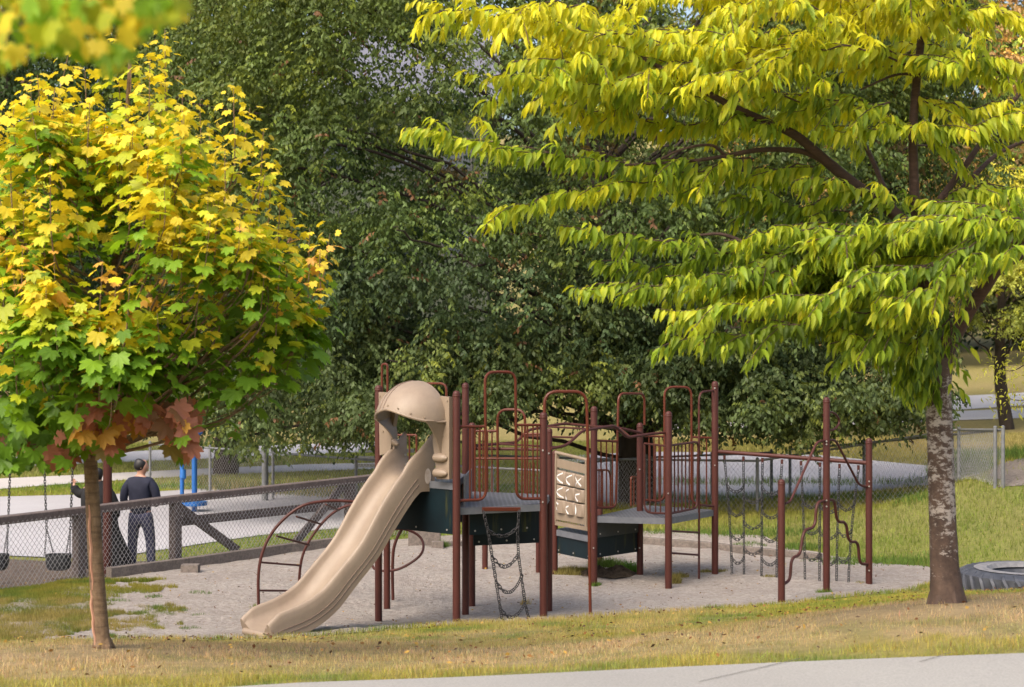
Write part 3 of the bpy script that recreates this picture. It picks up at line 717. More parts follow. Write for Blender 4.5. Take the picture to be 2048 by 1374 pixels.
# big chain net between the two right-hand posts
BT, BE = P(1436, 903, pN[1]), P(1736, 926, pS[1])
mb = MB(); mb.tube([BT, BE], .032, 10); beam = mb.build("net_beam", M_RED, play)
def bp_(px, py): return onplane(pN, pS, px, py)
hang = [1449, 1487, 1525, 1564, 1602, 1640, 1679, 1717]
foot = [(1464, 1157), (1488, 1158), (1523, 1158), (1553, 1162), (1610, 1170), (1639, 1170), (1673, 1173), (1697, 1173)]
cols = []
for i, px in enumerate(hang):
    ytop = 909 + (px - 1436) * 23 / 300
    mb = MB(); mb.tube([bp_(px, ytop), bp_(px, ytop + 9)], .02, 8); mb.build("hanger", M_RED, beam)
    f = foot[i]; pts = []
    for k in range(13):
        t = k / 12; e = t ** .7 if i in (0, 3, 4, 7) else t
        pts.append(bp_(px + (f[0] - px) * (1 - (1 - t) ** 1.6), ytop + 8 + (f[1] - ytop - 8) * t))
    cols.append(pts); chain("hanging_chain", pts, beam)
def at(c, t):
    k = min(int(t * 12), 11); return c[k].lerp(c[k + 1], t * 12 - k)
for i, j in ((0, 1), (1, 2), (2, 3), (4, 5), (5, 6), (6, 7)):
    ts = (.22, .42, .62, .82) if (i + (i > 3)) % 2 == 0 else (.30, .52, .74)
    if i == 5: ts = (.33, .55, .77)
    for t in ts: chain("cross_chain", sag(at(cols[i], t), at(cols[j], t), .09), beam)

# arch of stepped and straight climbing bars on the three right-hand posts
def wav(a, b, pts): return [onplane(a, b, *q) for q in pts]
s1 = [(1568, 1168), (1580, 1160), (1583, 1115), (1600, 1111), (1607, 1060), (1630, 1055), (1633, 1005), (1650, 1001)]
s2 = [(1656, 999), (1669, 1000), (1674, 1045), (1692, 1043), (1697, 1085), (1716, 1082), (1719, 1128), (1735, 1128)]
for s_, a_, b_ in ((s1, pQ, pR), (s2, pR, pS)):
    q = []
    pts = wav(a_, b_, s_)
    mb = MB(); mb.tube(fillet(pts, .13, 7), .022, 9); mb.build("stepped_bar", M_RED, play)
mb = MB(); mb.tube(fillet(wav(pQ, pR, [(1570, 1007), (1580, 1004), (1634, 883), (1650, 881)]), .13), .018, 9); mb.build("slanting_bar", M_RED, play)
mb = MB(); mb.tube(fillet(wav(pR, pS, [(1658, 880), (1671, 880), (1718, 970), (1734, 974)]), .12), .018, 9); mb.build("slanting_bar", M_RED, play)
mb = MB(); mb.tube(fillet(wav(pR, pS, [(1657, 825), (1663, 824), (1671, 828), (1677, 836), (1679, 843), (1677, 850), (1671, 857), (1663, 861), (1657, 860)]), .02, 3), .017, 9); mb.build("hand_loop", M_RED, play)

# arch ladder behind the slide, and looping tubes
def along(pts, rr, name):
    mb = MB(); mb.tube(catmull(pts, 6), rr, 8); return mb.build(name, M_RED, play)
o1 = Lp((517, 1228, 24.0), (519, 1130, 24.0), (545, 1064, 24.05), (596, 1016, 24.1), (650, 1002, 24.2), (712, 1003, 24.3))
o2 = Lp((596, 1190, 24.9), (603, 1120, 24.9), (622, 1076, 24.9), (655, 1035, 24.9), (690, 1013, 24.85), (735, 1006, 24.7))
al = along(o1, .021, "arch_ladder_rail"); along(o2, .019, "arch_ladder_rail")
c1, c2 = catmull(o1, 8), catmull(o2, 8)
for i, (px1, py1, px2, py2) in enumerate(((517, 1181, 597, 1182), (524, 1125, 602, 1131), (553, 1072, 618, 1090), (593, 1033, 644, 1049), (652, 1009, 678, 1021))):
    mb = MB(); mb.tube([P(px1, py1, 24.05), P(px2, py2, 24.9)], .014, 7); mb.build("rung", M_RED, play)
ring = [(781, 1058), (812, 1059), (838, 1072), (847, 1092), (838, 1113), (805, 1135), (775, 1142), (750, 1138), (742, 1125)]
along([P(a, b, 24.8 + .12 * math.sin(i)) for i, (a, b) in enumerate(ring)], .018, "looping_bar")
along(Lp((813, 1045, 24.9), (797, 1070, 24.9), (787, 1100, 24.9), (785, 1150, 24.9), (786, 1200, 24.9)), .022, "curved_bar")

# ---- slide
S0, S1 = Vector(((pA[0] + pC[0]) / 2 + .04, (pA[1] + pC[1]) / 2 + .15, 0)), Vector((-2.96, 21.38, 0))
floor_px = [(842, 951), (822, 953), (806, 958), (790, 974), (768, 1004), (742, 1046), (716, 1090), (694, 1120), (676, 1142), (656, 1168), (634, 1196), (608, 1219), (580, 1236), (548, 1249), (524, 1258), (514, 1263)]
cl = [onplane(S0, S1, *q) for q in floor_px]; cl = catmull(cl, 4)
dirv = (S1 - S0).normalized(); side = Vector((-dirv.y, dirv.x, 0))     # +side
if side.x < 0: side = -side                                           # towards the right of the picture
Ltot = sum((cl[i + 1] - cl[i]).length for i in range(len(cl) - 1)); s_ = 0; rows = []; rims = []
for i, c in enumerate(cl):
    if i: s_ += (cl[i] - cl[i - 1]).length
    t = (cl[min(i + 1, len(cl) - 1)] - cl[max(i - 1, 0)]).normalized(); nv = side.cross(t); nv = nv if nv.z > 0 else -nv
    u = s_ / Ltot
    # wall height, vertical near the top, square to the floor lower down
    h = .19 + .36 * max(0, 1 - s_ / .42) ** 1.25 + .02 * math.sin(u * 9)
    e = max(0, 1 - (Ltot - s_) / .16); h -= .07 * e
    blend = min(1, s_ / .5); up = (Vector((0, 0, 1)) * (1 - blend) + nv * blend).normalized()
    k = .135 + .05 * max(0, 1 - s_ / .5)
    w = .325; c = c - side * .05 * max(0, 1 - s_ / .6)
    prof = [(-w - .015, -k), (-w - .012, h * .4), (-w - .004, h - .045), (-w + .008, h - .012), (-w + .028, h), (-w + .05, h - .008), (-w + .066, h - .035), (-w + .075, h * .55), (-w + .10, .075), (-w + .15, .022), (-.08, .0),
            (.08, .0), (w - .15, .022), (w - .10, .075), (w - .075, h * .55), (w - .066, h - .035), (w - .05, h - .008), (w - .028, h), (w - .008, h - .012), (w + .004, h - .045), (w + .012, h * .4), (w + .015, -k), (w - .02, -k), (w - .05, -.035), (-w + .05, -.035), (-w + .02, -k)]
    rows.append([c + side * a + up * b for a, b in prof])
mb = MB(); ix = mb.grid(rows, closed_u=True)
# close the ends
for r_, flip in ((ix[0], False), (ix[-1], True)):
    n = len(r_)
    inner = list(range(6, 16)); 
    f_l = [0, 1, 2, 3, 4, 5, 6, 7, 8, 9, 24, 25]; f_m = [9, 10, 11, 12, 23, 24]; f_r = [12, 13, 14, 15, 16, 17, 18, 19, 20, 21, 22, 23]
    for f in (f_l, f_m, f_r):
        q = [r_[k] for k in f]; mb.face(*(q[::-1] if flip else q))
slide = mb.build("slide", M_TAN, play, angle=55)
# exit lip, grooves, mouldings and bolts of the slide
endc = cl[-1]; mb = MB(); mb.tube([endc - side * .27 + Vector((0, 0, -.03)), endc + side * .27 + Vector((0, 0, -.03))], .045, 10); mb.build("exit_lip", M_TAN, slide)
mb = MB()
for hh in (.35, .62):
    pts = []
    for i in range(8, len(rows) - 3, 2):
        a_, b_ = rows[i][20], rows[i][21]; pts.append(a_.lerp(b_, hh) + side * .004)
    mb.tube(pts, .0045, 5)
mb.build("moulded_groove", M_SEAM, slide)
for i, t in ((1, .15), (1, .75)):
    mb = MB(); c = rows[i][7].lerp(rows[i][8], t) + side * .003; mb.tube([c, c + side * .012], .016, 10); mb.build("bolt", M_BOLT, slide)
mb = MB(); c = rows[3][20].lerp(rows[3][21], .45) + side * .004 + dirv * -.0
ring_ = [c + side * .004 + (dirv * math.cos(a) * .05 + Vector((0, 0, 1)) * math.sin(a) * .1) for a in [k * math.pi / 9 for k in range(18)]]
mb.face(*[mb.vert(p) for p in ring_]); mb.build("worn_patch", noisy("scuffed_plastic", [(.35, (.33, .265, .215)), (.6, (.45, .39, .34))], 9, .6), slide)
mb = MB(); sx = cl[-12]; mb.tube([sx + Vector((0, 0, -.05)), Vector((sx.x, sx.y, -.1))], .03, 8); mb.build("slide_foot", M_RED, slide)

# ---- hood over the slide
au, cu_ = Vector((pA[0], pA[1], 0)), Vector((pC[0], pC[1], 0)); hu = (cu_ - au).normalized(); fw = Vector((hu.y, -hu.x, 0)); 
if fw.y > 0: fw = -fw
mid = (au + cu_) / 2 + hu * .07; Wd = .50; zc = 2.62
def hp(u, f, z): return mid + hu * u + fw * f + Vector((0, 0, z))
def plate(poly, th, mat, name, parent, dome=None):
    mb = MB(); A = [mb.vert(hp(u, .0, z)) for u, z in poly]; B = [mb.vert(hp(u, th, z)) for u, z in poly]; n = len(poly)
    for k in range(n): mb.face(A[k], A[(k + 1) % n], B[(k + 1) % n], B[k])
    mb.face(*A[::-1]); mb.face(*B); return mb.build(name, mat, parent, smooth=False)
def apx(px, py): 
    p = onplane(pA, pC, px, py) - mid; return (p.dot(hu), p.z)
rp = [apx(*q) for q in ((876, 791), (905, 794), (905, 958), (880, 958), (878, 930), (874, 900), (872, 880), (878, 850), (880, 820))]
lp = [apx(*q) for q in ((764, 784), (800, 786), (797, 830), (790, 870), (788, 905), (766, 910))]
hood = thing("slide_hood", mid + Vector((0, 0, 0)), None, None); hood.parent = play; hood.location = mid - play.location
plate(rp, .06, M_TAN, "side_panel", hood); plate(lp, .06, M_TAN, "side_panel", hood)
mb = MB(); rows = []; NT, NP = 28, 12; H_ = .50; Fd = .56
for s_ in (0, 1):
    th = .02 * s_; rr = []
    for j in range(NP + 1):
        row = []
        for i in range(NT + 1):
            a = math.pi * i / NT; ph = (math.pi / 2) * (j / NP) * (.80 + .20 * abs(math.cos(a)) ** 1.5) if j else -0.0
            row.append(hp((Wd - th) * -math.cos(a), (Fd - th) * math.sin(a) * math.sin(ph) + .05, zc + (H_ - th) * math.sin(a) ** .85 * math.cos(ph)))
        rr.append(row)
    rows.append(rr)
o_ = rows[0] + rows[1][::-1]
mb.grid(o_, closed_v=True); mb.build("visor", M_TAN, hood, angle=60)
mb = MB(); mb.tube([Vector(p) for p in rows[0][NP]], .018, 8); mb.build("visor_rim", M_TAN, hood)
mb = MB()
for k in (11.2, 12.6):
    pts = []
    for j in range(NP + 1):
        a = math.pi * k / NT; ph = (math.pi / 2) * (j / NP) * (.80 + .20 * abs(math.cos(a)) ** 1.5)
        pts.append(hp((Wd + .002) * -math.cos(a), (Fd + .002) * math.sin(a) * math.sin(ph) + .05, zc + (H_ + .002) * math.sin(a) ** .85 * math.cos(ph)))
    mb.tube(pts, .006, 5)
mb.build("visor_seam", M_SEAM, hood)
for sgn, z0 in ((-1, 2.22), (1, 2.10)):                                 # cheeks from the visor down to the slide
    mb = MB(); R_ = []
    for th in (0, .025):
        rr = []
        for k in range(11):
            t = k / 10; z = zc + .02 - (zc - z0) * t
            fwid = .30 * (1 - t) ** 2.2 + .07
            u = sgn * (Wd - th - .05 * t - .03 * math.sin(t * 3))
            rr.append([hp(u, .0, z), hp(u, fwid * .5, z), hp(u - sgn * .015, fwid, z)])
        R_.append(rr)
    mb.grid([a_ + b_[::-1] for a_, b_ in zip(*R_)], closed_u=True); mb.build("cheek", M_TAN, hood)
for z in (2.17, 1.98):                                                # moulded grips on the right-hand panel
    mb = MB(); pts = [hp(Wd - .17 + k * .03, .085 + .02 * math.sin(k), z) for k in range(6)]
    mb.tube([hp(Wd - .19, .07, z)] + [hp(Wd - .17 + .03 * k, .07, z) for k in range(7)] + [hp(Wd + .04, .07, z)], [.02, .05, .057, .058, .058, .057, .052, .04, .015], 12); mb.build("grip", M_TAN, hood)
mb = MB(); mb.tube([hp(-.44, .06, 2.36), hp(-.40, .07, 2.33), hp(-.33, .07, 2.3)], [.02, .05, .02], 10); mb.build("grip", M_TAN, hood)
for k in (7, 9, 14, 17, 20, 23):
    mb = MB(); p = rows[0][NP - 1][k]; mb.tube([p, p + fw * .012], .011, 8); mb.build("rivet", M_TAN2, hood)
for q in ((890, 802), (902, 801), (893, 822), (893, 838), (893, 854), (893, 872), (893, 914), (767, 792), (773, 862)):
    mb = MB(); u, z = apx(*q); mb.tube([hp(u, .06, z), hp(u, .07, z)], .011, 8); mb.build("rivet", M_TAN2, hood)

# ---- noughts and crosses panel
ga, gb = (pI[0], pI[1]), (pK[0] - .04, pK[1])
gu = Vector((gb[0] - ga[0], gb[1] - ga[1], 0)).normalized(); gf = Vector((gu.y, -gu.x, 0))
if gf.y > 0: gf = -gf
def gp(px, py, o=0.0): return onplane(ga, gb, px, py) + gf * o
mb = MB(); q0 = G(1218, 1152); rows_ = []
for k_ in range(7):
    rr_ = .42 * k_ / 6; rows_.append([Vector((q0[0] + rr_ * 1.1 * math.cos(a) * (1 + .12 * math.sin(3 * a + k_)), q0[1] + rr_ * .8 * math.sin(a), .02 + .13 * (1 - (k_ / 6) ** 2) * (1 + .3 * math.sin(a * 2 + 1)) - (.10 if k_ < 2 else 0) + .01 * math.sin(a * 9 + k_ * 4))) for a in [2 * math.pi * j / 28 for j in range(28)]])
mb.grid(rows_, closed_u=True); o = mb.build("soil_heap", sand_mat("dark_soil", (.07, .05, .035), (.11, .08, .055), (.15, .11, .08), (.04, .03, .02))); tag(o, "dug heap of dark soil with weeds under the right-hand deck", "soil heap")
game = MB(); tl, tr, bl, br_ = (1113, 905), (1176, 920), (1111, 1048), (1176, 1060)
def lerp2(a, b, t): return (a[0] + (b[0] - a[0]) * t, a[1] + (b[1] - a[1]) * t)
def gpos(u, v, o=0.0):
    a = lerp2(tl, tr, u); b_ = lerp2(bl, br_, u); return gp(*lerp2(a, b_, v), o)
game.tube([gpos(-.05, 0), gpos(1.02, 0)], .026, 8)
game.beam(gpos(.02, .0), gpos(.02, 1), .05, .05); game.beam(gpos(.97, .0), gpos(.97, 1), .05, .05)
game.beam(gpos(0, .14), gpos(1, .14), .03, .13); game.beam(gpos(-.08, .985), gpos(1.02, .985), .05, .055)
for k in range(12):
    u = .08 + k * .075; game.tube([gpos(u, .86), gpos(u, .98)], .012, 5)
game.beam(gpos(.05, .87), gpos(.93, .87), .04, .13)
game = game.build("game_panel", M_TAN2, play)
for r_ in range(3):
    for c_ in range(3):
        u0 = .07 + .29 * c_; u1 = u0 + .275; v0 = .235 + .205 * r_; v1 = v0 + .185
        bm_ = MB(); N_ = 10; R2 = []
        for v in (v0, v0 + .01, v1 - .01, v1):
            row = []
            for k in range(N_ + 1):
                a = math.pi * k / N_; e = .055 if v in (v0, v1) else .07
                row.append(gpos(u0 + (u1 - u0) * (.5 - .5 * math.cos(a)), v, e * math.sin(a)))
            for k in range(1, N_): 
                a = math.pi * k / N_; row.append(gpos(u1 + (u0 - u1) * (.5 - .5 * math.cos(a)), v, -.05 * math.sin(a)))
            R2.append(row)
        ix = bm_.grid(R2, closed_u=True); bm_.face(*ix[0][::-1]); bm_.face(*ix[-1])
        blk = bm_.build("game_block", M_TAN, game)
        strokes = {0: [((.85, .12), (.1, .5)), ((.1, .5), (.85, .88))], 1: [((.85, .12), (.1, .5)), ((.1, .5), (.7, .88))], 2: [((.25, .2), (.85, .8)), ((.85, .2), (.2, .85))],
                   3: [((.85, .12), (.1, .5)), ((.1, .5), (.9, .88))], 4: [((.6, .12), (.1, .4)), ((.0, .6), (.35, .95))], 5: [((.75, .3), (.1, .5)), ((.1, .5), (.6, .9))],
                   6: [((.1, .2), (.5, .3)), ((.1, .55), (.3, .75))], 7: [((.6, .3), (.05, .5)), ((.05, .5), (.6, .9))], 8: []}[r_ * 3 + c_]
        # (marks become children of their panel so the tree stays three levels deep)
        mk = MB()
        def q_(x, y):
            u = u0 + (u1 - u0) * x; v = v0 + (v1 - v0) * y; a = math.acos(1 - 2 * x); return gpos(u, v, .07 * math.sin(a) + .003)
        for (x0, y0), (x1, y1) in strokes:
            pts = [q_(x0 + (x1 - x0) * k / 4, y0 + (y1 - y0) * k / 4) for k in range(5)]
            dn = Vector((0, 0, .012)); sd_ = gu * .010
            mk.grid([[p - dn - sd_ * .5, p + dn + sd_ * .5] for p in pts])
        if r_ * 3 + c_ == 8:
            rows_ = [[q_(.04 + .42 * math.cos(a) * s, .5 - .42 * math.sin(a) * s) for a in [-math.pi / 2 + math.pi * k / 8 for k in range(9)]] for s in (.02, .2, .4, .6, .8, 1)]
            mk.grid(rows_)
        mk.build("painted_mark", M_WHITE, game, smooth=False)
# ------------------------------------------------------------------ wire mesh
def wiremesh(name, a, b, zb, ztp, pitch, r, parent, mat):
    """diamond mesh from ground point a to b; zb, ztp functions of t"""
    a = np.array(a[:2]); b = np.array(b[:2]); L = np.linalg.norm(b - a); n = int(L / pitch); u = (b - a) / L; nv = np.array([u[1], -u[0]])
    Vs, Fs = [], []; c0 = 0
    offs = [(r, 0, 0), (-.5 * r, .87 * r, 0), (-.5 * r, -.87 * r, 0)]
    for i in range(n):
        x0 = i * pitch; t = (x0 + pitch / 2) / L; z0, z2 = zb(t), ztp(t); m = max(2, int((z2 - z0) / (pitch * 1.2)))
        k = np.arange(m + 1); x = x0 + ((k + i) % 2) * pitch; z = z0 + (z2 - z0) * k / m; fo = ((k + i) % 2) * r * 1.5
        for o in offs:
            p = np.stack([a[0] + u[0] * (x + o[1]) + nv[0] * (o[0] + fo), a[1] + u[1] * (x + o[1]) + nv[1] * (o[0] + fo), z], 1); Vs.append(p)
        q = np.arange(m)
        for s in range(3):
            A = c0 + s * (m + 1) + q; B = c0 + ((s + 1) % 3) * (m + 1) + q; Fs.append(np.stack([A, A + 1, B + 1, B], 1))
        c0 += 3 * (m + 1)
    return fast_mesh(name, np.vstack(Vs), np.vstack(Fs), mat, parent, None, True)

# ------------------------------------------------------------------ timber fence on the left
fa, fb = Vector((-6.47, 26.9, 0)), Vector((-5.33, 28.5, 0)); fu = fb - fa
def fpt(t): p = fa + fu * t; return p
tf = thing("timber_fence", (fa.x, fa.y, 0), "weathered timber fence with wire mesh and a diagonally braced bay, behind the young maple", "fence")
fn = Vector((fu.y, -fu.x, 0)).normalized()
if fn.y > 0: fn = -fn
tops = {-1: 1.05, 0: 1.04, 1: 1.08, 3.15: 1.05, 4.2: 1.05, 5.0: 1.05}
def ttop(t): return float(np.interp(t, [-1.5, 0, 1, 3.15, 4.3], [1.02, 1.05, 1.08, 1.09, 1.10]))
for t in (-1, 0, 1, 3.15, 4.25):
    p = fpt(t); mb = MB(); mb.beam(Vector((p.x, p.y, -.2)), Vector((p.x, p.y, ttop(t) - .07)), .155, .155, up=fu, bev=.012); mb.build("fence_post", M_WOOD, tf)
for t0, t1 in ((-1.8, 0), (0, 1), (1, 3.15), (3.15, 4.4)):
    a, b_ = fpt(t0), fpt(t1); mb = MB(); a.z = ttop(t0) - .0; b_.z = ttop(t1) - .0
    mb.beam(a + fu * .002, b_ - fu * .002, .17, .12, bev=.012); mb.build("top_rail", M_WOOD, tf)
for (t0, z0), (t1, z1_) in (((1.06, .95), (1.74, .12)), ((3.08, .98), (2.45, .1))):
    a, b_ = fpt(t0) - fn * .06, fpt(t1) - fn * .06; a.z = z0; b_.z = z1_; mb = MB(); mb.beam(a, b_, .07, .14, bev=.008); mb.build("brace", M_WOOD, tf)
a, b_ = fpt(1.06) - fn * .13, fpt(3.1) - fn * .13; a.z = .70; b_.z = .66; mb = MB(); mb.beam(a, b_, .05, .15, bev=.008); mb.build("mid_rail", M_WOOD, tf)
wa, wb = fpt(-1.6) + fn * .095, fpt(4.3) + fn * .095
wiremesh("wire_mesh", wa, wb, lambda t: .0, lambda t: ttop(-1.6 + t * 5.9) - .02, .042, .0042, tf, M_WIRE)
# timber kerb under it, stub and box
def gz(v, o=0): return Vector((v[0], v[1], z1(v[0], v[1]) + o))
tk = MB(); pts = [Vector((-6.05, 27.0, 0)), Vector((-5.12, 28.3, 0)), Vector((-3.75, 30.3, 0)), Vector((-2.7, 31.4, 0))]
for i in range(3): tk.beam(gz(pts[i], .07), gz(pts[i + 1] - (pts[i + 1] - pts[i]).normalized() * .01, .07), .12, .22, bev=.01)
o = tk.build("timber_kerb", M_WOOD2); tag(o, "low grey timber kerb along the foot of the braced fence", "kerb")
mb = MB(); c = hit(381, 1150, 25); mb.box((c[0], c[1], .09), (.26, .22, .20)); o = mb.build("timber_stub", M_WOOD2); tag(o, "short square timber stub beside the fence kerb, near the standing man", "timber stub")
mb = MB(); c = G(848, 1100); mb.box((c[0], c[1] + .2, .18), (.54, .4, .42)); mb.box((c[0] + .24, c[1] - .12, .06), (.2, .2, .2)); o = mb.build("timber_box", M_WOOD2); tag(o, "grey timber planter box at the back of the sand under the slide deck", "planter box")
kp = [G(1270, 1087), G(1340, 1092), G(1420, 1097), G(1520, 1107), G(1640, 1122)]
tk = MB()
for i in range(4): tk.beam(gz(kp[i], .06), gz(kp[i + 1], .06), .12, .18, bev=.01)
o = tk.build("timber_kerb", M_WOOD2); tag(o, "dark timber kerb edging the back of the sand before the green bank", "kerb")
kp = [G(880, 1099), G(1000, 1090), G(1120, 1084), G(1260, 1086)]
tk = MB()
for i in range(3): tk.beam(gz(kp[i], .04), gz(kp[i + 1], .04), .12, .14, bev=.01)
o = tk.build("timber_kerb", M_WOOD2); tag(o, "low timber kerb behind the deck posts, right of the planter box", "kerb")

# ------------------------------------------------------------------ chain-link fences
def clf(name, label, pts, H=1.05, dark=(), pitch=.045, rail=True, skirtrail=True, rr=.024):
    r = thing(name, (pts[0][0], pts[0][1], z1(*pts[0])), label, "fence")
    for i, p in enumerate(pts):
        mb = MB(); z = z1(*p); mb.tube([(p[0], p[1], z - .1), (p[0], p[1], z + H + .06), (p[0], p[1], z + H + .075)], [.034, .034, .012], 9); mb.build("fence_post", M_DARKPOST if i in dark else M_GALV, r)
    for i in range(len(pts) - 1):
        a, b = pts[i], pts[i + 1]
        if rail:
            mb = MB(); mb.tube([gz(a, H), gz(b, H)], rr, 8); mb.build("top_rail", M_GALV, r)
        za, zb_ = z1(*a), z1(*b); zz = lambda t, a=a, b=b: z1(a[0] + (b[0] - a[0]) * t, a[1] + (b[1] - a[1]) * t)
        wiremesh("wire_mesh", a, b, lambda t: zz(t) + .02, lambda t, za=za, zb_=zb_: za + (zb_ - za) * t + H, pitch, .0028, r, M_WIRE)
    return r
def fx(px, py, H=1.05):
    """point whose fence top shows at (px,py)"""
    d = np.arange(28, 80, .05); X = (px - CX) * d / F; Z = EYE - (py - HZ) * d / F; g = zt(X, d) + H; i = int(np.argmin(np.abs(Z - g))); return (X[i], d[i])
clf("chain_link_fence", "grey chain-link fence left of the slide, between the two pale paths and the court", [fx(300, 888), fx(420, 896), fx(546, 905), fx(712, 918), fx(840, 927), fx(985, 936), fx(1086, 941)])
clf("chain_link_fence", "chain-link fence in front of the right-hand court, ending in a dark post at the gap", [fx(1092, 938), fx(1180, 924), fx(1292, 915), fx(1424, 910), fx(1543, 905)], dark=(4,))
clf("chain_link_fence", "chain-link fence running right from the gap past the cherry trunk to a corner post", [fx(1580, 899), fx(1728, 886), fx(1860, 874), fx(2006, 859)], dark=(0,))
cn = fx(2006, 859)
e0 = (cn[0] - .25, cn[1] + 2.2)
clf("chain_link_fence", "far chain-link fence at the back of the right-hand court, behind the cherry trunk", [(cn[0] - .1, cn[1] + .15), e0, (e0[0] - 3.6, e0[1] + 2.0), (e0[0] - 6.5, e0[1] + 3.2), (e0[0] - 9.5, e0[1] + 4.4)], pitch=.05)
p = (P(530, 900, 39.5).x, 39.5); mb = MB(); mb.tube([(p[0], p[1], -.1), (p[0], p[1], 6.5)], [.075, .06], 12); o = mb.build("lamp_post", M_GALV); tag(o, "pale grey round pole standing in front of the left chain-link fence", "pole")
mb = MB(); p = G(1605, 905); mb.tube([(p[0], p[1], -.1), (p[0], p[1], 3)], [.04, .04], 8); o = mb.build("sign_post", M_GALV); tag(o, "thin grey pole standing beyond the far court fence, right of the gap", "pole")
# small bench rails beyond the left fence
bt = thing("metal_bench", (P(738, 940, 44).x, 44, 0), "small grey slatted bench partly seen beyond the left fence beside the slide", "bench")
for z in (.45, .62, .8):
    mb = MB(); x = P(738, 940, 44).x; mb.beam((x - .28, 44 + (.2 if z > .5 else 0), z), (x + 1.1, 44 + (.2 if z > .5 else 0), z), .05, .09); mb.build("slat", M_GALV, bt)
for dx in (-.2, 1.0):
    mb = MB(); mb.beam((x + dx, 44.1, 0), (x + dx, 44.1, .85), .06, .06); mb.build("leg", M_GALV, bt)

# ------------------------------------------------------------------ blue play poles
M_BLUE = noisy("blue_paint", [(.3, (.008, .085, .30)), (.7, (.012, .12, .38))], 6, .4)
d = 37.0; bx = thing("play_stand", (P(389, 1005, d).x, d, z1(P(389, 1005, d).x, d)), "blue steel play pole with a round blue seat, behind the braced fence", "play stand")
x = bx.location.x; mb = MB(); mb.tube([(x, d, -.05), (x, d, 1.5), (x + .03, d, 1.62), (x + .16, d, 1.68)], .056, 12); mb.build("pole", M_BLUE, bx)
mb = MB(); zz_ = EYE - (1006 - HZ) * d / F
mb.tube([(x, d, zz_ - .05), (x, d, zz_ - .045), (x, d, zz_ + .03), (x, d, zz_ + .035)], [.24, .26, .26, .24], 24); mb.build("seat", M_BLUE, bx)
d = 39.5; x = P(364, 960, d).x; mb = MB(); mb.tube([(x, d, -.05), (x, d, 1.35), (x, d, 1.38)], [.046, .046, .03], 12); mb.tube([(x, d, .5), (x + .02, d, .52), (x + .03, d, .7)], [.06, .08, .06], 12)
o = mb.build("play_post", M_BLUE); tag(o, "plain blue post farther back than the blue pole with the seat", "post")

# ------------------------------------------------------------------ swing frame and swings
M_RUBBER = noisy("black_rubber", [(.3, (.008, .009, .012)), (.7, (.02, .022, .028))], 20, .5)
sw = thing("swing_frame", (-6.05, 27.75, -.15), "brown-red steel swing frame, its post behind the timber fence next to the maple trunk", "swing frame")
px0 = P(215, 1000, 27.75).x
mb = MB(); mb.tube([(px0, 27.75, -.4), (px0, 27.75, 2.75)], .068, 14); mb.build("frame_post", M_RED, sw)
mb = MB(); mb.tube([(px0 - 6.5, 27.0, -.4), (px0 - 6.5, 27.0, 2.75)], .068, 14); mb.build("frame_post", M_RED, sw)
mb = MB(); mb.tube([(px0 + .1, 27.76, 2.72), (px0 - 6.6, 26.98, 2.72)], .055, 12); mb.build("frame_beam", M_RED, sw)
def swing(px, dpt, lab, tilt=0):
    x = P(px, 1120, dpt).x; s = thing("bucket_swing", (x, dpt, 0), lab, "swing", "bucket swings")
    zs = EYE - (1140 - HZ) * dpt / F; w = .19
    rows = []
    for t_, (z, f) in enumerate(((0.0, .62), (.02, .86), (.10, .98), (.20, 1.0), (.24, 1.02), (.24, .93), (.12, .88), (.05, .7))):
        rows.append([Vector((x + w * f * math.copysign(abs(math.cos(a)) ** .6, math.cos(a)), dpt + .13 * f * math.copysign(abs(math.sin(a)) ** .7, math.sin(a)), zs + z)) for a in [2 * math.pi * k / 20 for k in range(20)]])
    mb = MB(); ix = mb.grid(rows, closed_u=True); mb.face(*ix[0][::-1]); mb.face(*ix[-1]); mb.build("swing_seat", M_RUBBER, s)
    for sx in (-1, 1):
        top = Vector((x + sx * (w + .06) + tilt, dpt - .0, 2.66)); j = Vector((x + sx * (w - .01), dpt, zs + .62))
        chain("swing_chain", [top, j], s, .055)
        chain("swing_chain", [j, Vector((x + sx * w, dpt - .08, zs + .24))], s, .04); chain("swing_chain", [j, Vector((x + sx * w * .5, dpt + .08, zs + .24))], s, .04)
swing(117, 27.3, "black rubber bucket swing hanging behind the fence, left of the maple trunk")
swing(-8, 27.1, "black rubber bucket swing cut off by the left edge of the photo")

# ------------------------------------------------------------------ half-buried tyre
M_TYRE = noisy("worn_tyre", [(.3, (.022, .025, .034)), (.7, (.055, .06, .075))], 9, .62, 40, .3, .004)
tc = Vector((7.55, 26.3, 0)); ty = thing("tractor_tyre", (tc.x, tc.y, 0), "big dark ribbed tractor tyre lying on the grass right of the cherry trunk", "tyre")
Ro, Ri, Ht = 1.02, .55, .30
mb = MB(); rows = []
prof = [(Ro - .10, -.1), (Ro - .02, .0), (Ro, .12), (Ro, .26), (Ro - .04, Ht - .03), (Ro - .13, Ht + .015), (Ro - .30, Ht + .01), (Ri + .05, Ht - .04), (Ri, Ht - .1), (Ri, -.1)]
zg = z1(tc.x, tc.y) - .03
for r_, z in prof: rows.append([Vector((tc.x + r_ * math.cos(a), tc.y + r_ * math.sin(a), zg + z)) for a in [2 * math.pi * k / 72 for k in range(72)]])
mb.grid(rows, closed_u=True); mb.build("tyre_body", M_TYRE, ty)
mb = MB()
